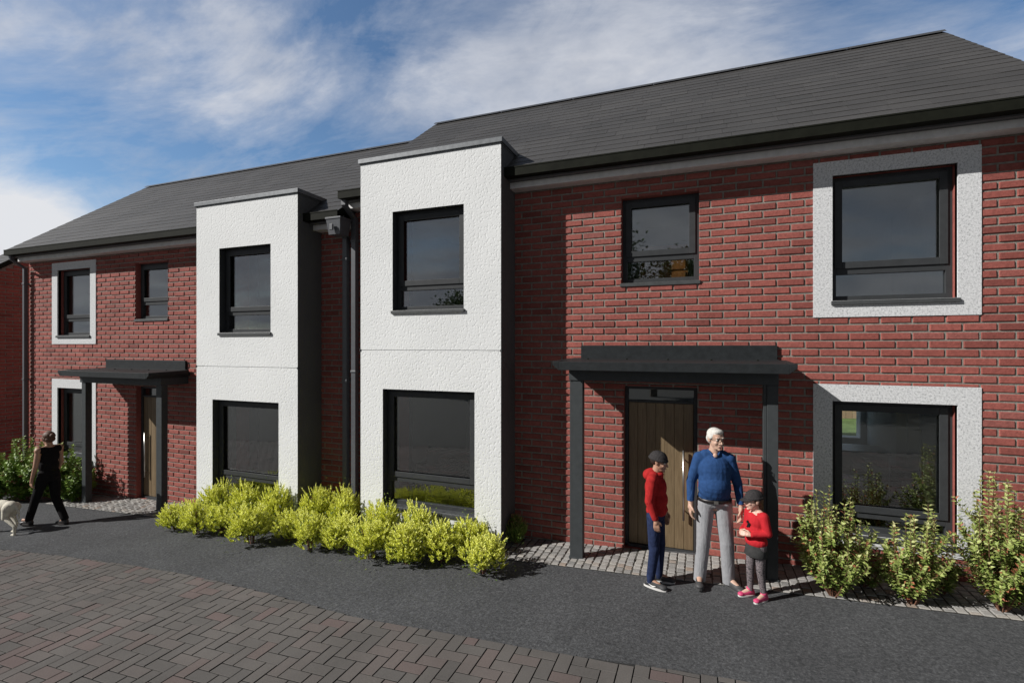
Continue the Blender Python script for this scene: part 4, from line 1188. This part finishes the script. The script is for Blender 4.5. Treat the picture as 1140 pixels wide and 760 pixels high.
# --- the girl
def girl():
    k = .70
    J = dict(shx=.12, pelvis=V(0,.01,.585), waist=V(0,-.005,.70), chest=V(0,0,.80), neck=V(0,.005,.90), head=V(0,-.028,1.022),
        shR=V(-.098,.01,.870), shL=V(.098,.01,.870), elR=V(-.142,.02,.715), elL=V(.142,.02,.715), wrR=V(-.075,-.115,.690), wrL=V(.060,-.120,.690),
        handR=((.75,-.62,.1),(.3,.5,-.4)), handL=((-.75,-.62,.12),(-.3,.5,-.4)), thumbR=1, thumbL=-1,
        hipR=V(-.055,.01,.57), hipL=V(.055,.01,.57), knR=V(-.060,-.015,.315), knL=V(.062,.0,.315), anR=V(-.066,-.015,.065), anL=V(.070,.035,.065),
        toeR=V(-.078,-.105,.03), toeL=V(.085,-.060,.03))
    root, P, q = biped('person', 'small girl in red jumper, dark skirt and pink shoes in front of the porch post', (.535,-.965,ground(.53)), R(-52), J, k, 'skin_c', yaw=R(-18), pitch=R(4), head_s=.86)
    eye_parts(root, P, q, .86); lip_part(root, P, .86); brow_parts(root, P, .86, M['hair_brown'])
    h = Org(); E = lambda c, r: h.ell(P(*c), tuple(v*.86 for v in r), q)
    E((0,.045,.01), (.078,.068,.075)); E((0,.075,-.06), (.045,.034,.060)); E((-.066,.01,.0), (.014,.030,.040)); E((.066,.01,.0), (.014,.030,.040)); E((0,.088,-.12), (.028,.022,.05))
    h.build('hair', M['hair_brown'], root, .005, 2)
    dome('peaked_cap', M['grey_knit'], root, P, q, .88, r=(.088,.106,.092), c=(0,.012,.030), brim=True, ribs=False)
    c = Org(); c.ell((0,.005,.60), (.120,.098,.080)); c.ell((0,-.005,.71), (.108,.094,.11)); c.ell((0,.0,.80), (.108,.090,.11)); c.cap(J['shR'], J['shL'], .048, .048)
    for s in 'RL': c.cap(J['sh'+s], J['el'+s], .049, .040); c.cap(J['el'+s], J['wr'+s]+(J['el'+s]-J['wr'+s])*.10, .039, .028)
    c.build('jumper', M['red_top'], root, .0055, 3, cut=[((0,0,.525), (0,0,-1)), ((0,-.02,.915), (0,-.35,.93))])
    s_ = MB(); s_.lathe([(.098,.60),(.112,.52),(.124,.455),(.121,.452),(.10,.50)], (0,.005,0), 1, .84, 36); link('skirt', s_.make('skirt', smooth=True), M['skirt'], root)
    t = Org(); t.ell((0,.01,.57), (.098,.080,.07))
    for s in 'RL': t.cap(J['hip'+s], J['kn'+s], .060, .042); t.cap(J['kn'+s], J['an'+s], .041, .029)
    t.build('leggings', M['leggings'], root, .005, 2, cut=[((0,0,.065), (0,0,-1))])
    for s in 'RL': shoe(root, J['an'+s], J['toe'+s], .74, M['shoe_pink'], M['sole_white'])
    e = MB()   # dark printed figure on the chest
    for (x, z, r_) in ((-.01,.80,.016),(.012,.785,.013),(0,.765,.018),(-.016,.75,.010)):
        e.tube([(x, -.088-.004, z), (x, -.096, z)], r_, 10)
    link('chest_print', e.make('chest_print'), M['black_cloth'], root)
girl()
# --- the woman walking away with the dog
def woman():
    k = .93
    J = dict(shx=.17, pelvis=V(0,0,.86), waist=V(0,.01,1.02), chest=V(0,0,1.19), neck=V(0,.01,1.34), head=V(0,-.015,1.50),
        shR=V(-.155,.01,1.315), shL=V(.155,.01,1.315), elR=V(-.200,-.02,1.06), elL=V(.205,.02,1.055), wrR=V(-.200,-.13,.84), wrL=V(.200,-.075,.825),
        handR=((0,-.15,-1),(1,.1,0)), handL=((0,-.1,-1),(-1,.1,0)), thumbR=1, thumbL=-1,
        hipR=V(-.080,0,.84), hipL=V(.080,0,.84), knR=V(-.085,.03,.455), knL=V(.085,-.17,.475), anR=V(-.085,.24,.115), anL=V(.085,-.33,.095),
        toeR=V(-.085,.115,.035), toeL=V(.090,-.46,.085))
    root, P, q = biped('person', 'woman in black sleeveless top and trousers seen from behind near the white dog', (-10.50,-1.55,ground(-10.5)), R(276), J, k, 'skin_b', yaw=R(0), pitch=R(4), head_s=.95)
    eye_parts(root, P, q, .95); lip_part(root, P, .95)
    h = Org(); E = lambda c, r: h.ell(P(*c), tuple(v*.95 for v in r), q)
    E((0,.022,.045), (.085,.102,.086)); E((0,.05,-.015), (.078,.068,.060)); E((0,.115,.045), (.046,.040,.044)); E((-.070,.0,.0), (.016,.04,.045)); E((.070,.0,.0), (.016,.04,.045))
    h.build('hair', M['hair_brown'], root, .005, 2)
    c = Org(); c.ell((0,0,.91), (.158,.122,.10)); c.ell((0,0,1.04), (.144,.116,.17)); c.ell((0,0,1.19), (.152,.118,.155)); c.cap((-.118,.01,1.310), (.118,.01,1.310), .070, .070); c.ell((0,-.05,1.20),(.125,.075,.06))
    c.build('sleeveless_top', M['black_cloth'], root, .0065, 3, cut=[((0,0,.855), (0,0,-1)), ((0,0,1.372), (0,0,1))])
    t = Org(); t.ell((0,0,.87), (.156,.118,.10)); t.ell((0,.04,.85), (.135,.09,.09))
    for s in 'RL': t.cap(J['hip'+s], J['kn'+s], .090, .066); t.cap(J['kn'+s], J['an'+s]+V(0,0,.01), .064, .058)
    t.build('trousers', M['black_cloth'], root, .0065, 3)
    for s in 'RL': shoe(root, J['an'+s], J['toe'+s], 1.02, M['belt'])
woman()
def dog():
    x, y = -10.84, -2.02; root = empty('dog', (x, y, ground(x)), R(-82))
    tag(root, 'short-haired white dog cut off by the left edge of the photo, ahead of the woman', 'dog')
    o = Org()   # faces -Y
    o.ell((0,-.20,.44), (.095,.17,.125)); o.ell((0,.03,.46), (.080,.20,.095)); o.ell((0,.20,.455), (.085,.12,.095)); o.ell((0,-.30,.43), (.075,.09,.11))
    o.cap((0,-.34,.48), (0,-.50,.64), .075, .058); o.ell((0,-.55,.68), (.058,.075,.058)); o.cap((0,-.60,.665), (0,-.71,.645), .036, .026)
    for s in (-1, 1):
        o.cap((s*.040,-.52,.73), (s*.060,-.50,.66), .022, .014)
        # hind leg: thigh, knee forward, hock back
        st = .07*s
        o.cap((s*.055,.22,.44), (s*.065,.16+st*.4,.29), .075, .048); o.cap((s*.065,.16+st*.4,.29), (s*.060,.31+st,.165), .040, .023)
        o.cap((s*.060,.31+st,.165), (s*.058,.285+st*1.3,.035), .021, .018); o.cap((s*.058,.285+st*1.3,.026), (s*.058,.235+st*1.3,.022), .022, .020)
        # fore leg
        o.cap((s*.060,-.26,.40), (s*.058,-.23-st*.5,.27), .052, .032); o.cap((s*.058,-.23-st*.5,.27), (s*.056,-.26-st*1.2,.13), .027, .020)
        o.cap((s*.056,-.26-st*1.2,.13), (s*.055,-.26-st*1.4,.035), .019, .017); o.cap((s*.055,-.26-st*1.4,.026), (s*.055,-.30-st*1.4,.022), .022, .019)
    o.cap((0,.30,.47), (0,.37,.40), .024, .018); o.cap((0,.37,.40), (0,.385,.27), .018, .008)
    o.build('body', M['dog_fur'], root, .006, 3)
    for s in (-1, 1):
        e = MB(); e.lathe([(1e-4,.009),(.007,.006),(.009,0),(.007,-.006),(1e-4,-.009)], (s*.034,-.605,.70), n=12); link('eye', e.make('eye', smooth=True), M['iris'], root)
    n = MB(); n.lathe([(1e-4,.014),(.013,.008),(.015,0),(.012,-.01),(1e-4,-.013)], (0,-.738,.652), n=12); link('nose', n.make('nose', smooth=True), M['iris'], root)
    c = MB(); c.lathe([(.073,-.012),(.078,-.012),(.078,.012),(.073,.012)], (0,-.40,.545), n=24, M=Matrix.Rotation(R(42), 3, 'X')); link('collar', c.make('collar', smooth=True), M['red_fleece'], root)
dog()

# ------------------------------------------------------------------ sky, sun, camera
SUN = Vector((-.688, -.476, .547))
W = bpy.data.worlds.new('World'); scene.world = W; W.use_nodes = True
nt = W.node_tree; bg = nt.nodes['Background']
sky = nn(nt, 'ShaderNodeTexSky', sky_type='NISHITA'); sky.sun_disc = False
sky.sun_elevation = R(33.2); sky.sun_rotation = math.atan2(SUN.x, SUN.y); sky.altitude = 50; sky.air_density = 1.0; sky.dust_density = .6; sky.ozone_density = 2.2
tc = nn(nt, 'ShaderNodeTexCoord'); sep = nn(nt, 'ShaderNodeSeparateXYZ'); nt.links.new(tc.outputs['Generated'], sep.inputs[0])
def mth(op, a, b=None, c=None):
    n = nn(nt, 'ShaderNodeMath', operation=op)
    for i, v in enumerate((a, b, c)):
        if v is None: continue
        if isinstance(v, (int, float)): n.inputs[i].default_value = v
        else: nt.links.new(v, n.inputs[i])
    return n.outputs[0]
dzn = mth('ADD', mth('MAXIMUM', sep.outputs['Z'], 0.0), .22)
cx = mth('DIVIDE', sep.outputs['X'], dzn); cy = mth('DIVIDE', sep.outputs['Y'], dzn)
cmb = nn(nt, 'ShaderNodeCombineXYZ'); nt.links.new(cx, cmb.inputs[0]); nt.links.new(cy, cmb.inputs[1])
mp = nn(nt, 'ShaderNodeMapping'); mp.inputs['Location'].default_value = (3.7, 1.3, 0); mp.inputs['Rotation'].default_value = (0,0,R(35)); mp.inputs['Scale'].default_value = (.55, 1.0, 1)
nt.links.new(cmb.outputs[0], mp.inputs[0])
n1 = noise_node(nt, 1.7, 10, .62, mp.outputs[0], .5)
def toward(px, py, a, b, amt):
    # a patch of sky around one direction (given by where it is seen from the street)
    lat, up = (px-570)/550, (385-py)/550
    d = Vector((lat*.9342-.3567, lat*.3567+.9342, up)).normalized()
    v = nn(nt, 'ShaderNodeVectorMath', operation='DOT_PRODUCT'); nt.links.new(tc.outputs['Generated'], v.inputs[0]); v.inputs[1].default_value = d
    n = nn(nt, 'ShaderNodeMapRange', interpolation_type='SMOOTHSTEP')
    for k, q in zip(('From Min','From Max','To Min','To Max'), (a, b, 0, amt)): n.inputs[k].default_value = q
    nt.links.new(v.outputs['Value'], n.inputs[0]); return n.outputs[0]
cov = mth('ADD', n1.outputs['Fac'], toward(340, 110, .86, .99, -.10))
cov = mth('ADD', cov, toward(-10, 278, .988, .999, .24)); cov = mth('ADD', cov, toward(640, 70, .93, .99, .07)); cov = mth('ADD', cov, toward(90, 150, .95, .995, .03))
def band(v, a, b, c, d):
    n = nn(nt, 'ShaderNodeMapRange', interpolation_type='SMOOTHSTEP')
    for k, q in zip(('From Min','From Max','To Min','To Max'), (a, b, c, d)): n.inputs[k].default_value = q
    nt.links.new(v, n.inputs[0]); return n.outputs[0]
cov = mth('ADD', cov, mth('MULTIPLY', band(sep.outputs['Y'], -.1, .1, .16, 0), band(sep.outputs['Z'], .2, .6, 1, 0)))
n4 = noise_node(nt, 5.5, 8, .65, mp.outputs[0], 1.0)
cov = mth('ADD', cov, mth('MULTIPLY_ADD', n4.outputs['Fac'], .22, -.11))
cl = ramp(nt, cov, [(.33, (0,0,0)), (.44, (.28,)*3), (.54, (.66,)*3), (.68, (1,1,1))])
mp2 = nn(nt, 'ShaderNodeMapping'); mp2.inputs['Location'].default_value = (9.1, 4.2, 0); nt.links.new(cmb.outputs[0], mp2.inputs[0])
n2 = noise_node(nt, 2.2, 6, .6, mp2.outputs[0], .2)
cc = ramp(nt, n2.outputs['Fac'], [(.35, (4.8,5.1,5.8)), (.65, (7.4,7.5,7.9))])
# sky dimmed behind the camera to cut fill; low cloud banks kept for reflections
dt = mth('ADD', mth('MULTIPLY', sep.outputs['X'], -.357), mth('MULTIPLY', sep.outputs['Y'], .934))
def smooth(v, a, b, c, d):
    n = nn(nt, 'ShaderNodeMapRange', interpolation_type='SMOOTHSTEP')
    for k, q in zip(('From Min','From Max','To Min','To Max'), (a, b, c, d)): n.inputs[k].default_value = q
    nt.links.new(v, n.inputs[0]); return n.outputs[0]
nor = smooth(dt, .02, .55, 0, 1)
low = smooth(sep.outputs['Z'], .15, .50, .46, 0)
fac = mth('ADD', mth('ADD', mth('MULTIPLY', nor, .92), .08), mth('MULTIPLY', mth('SUBTRACT', 1.0, nor), low))
skyc = mixc(nt, 1.0, sky.outputs[0], (.92,1.08,1.18), 'MULTIPLY')
ccb = mixc(nt, toward(-10, 270, .98, .998, 1.0), cc.outputs[0], (7.6,7.75,8.1))
mix = mixc(nt, cl.outputs[0], skyc, ccb)
mix = mixc(nt, 1.0, mix, fac, 'MULTIPLY')
nt.links.new(mix, bg.inputs['Color']); bg.inputs['Strength'].default_value = .10

sd = bpy.data.lights.new('sun', 'SUN'); sd.energy = 5.0; sd.angle = R(.5); sd.color = (1.0, .97, .93)
so = bpy.data.objects.new('sun', sd); COL.objects.link(so); so.rotation_euler = SUN.to_track_quat('Z', 'Y').to_euler(); so.location = (-10,-10,12)

cam = bpy.data.cameras.new('camera'); cam.sensor_width = 36; cam.lens = 550/1140*36; cam.shift_y = 4.94/1140
cam.clip_start = .05; cam.clip_end = 2000
co = bpy.data.objects.new('camera', cam); COL.objects.link(co)
co.location = (0, -6.659, CZ); co.rotation_euler = (R(90), 0, R(20.895)); scene.camera = co
scene.view_settings.view_transform = 'Standard'; scene.view_settings.look = 'None'; scene.view_settings.gamma = 1; scene.view_settings.exposure = 0.0
scene.view_settings.use_curve_mapping = False
scene.render.resolution_x = 1024; scene.render.resolution_y = 682
scene.render.engine = 'CYCLES'
scene.cycles.transparent_max_bounces = 16
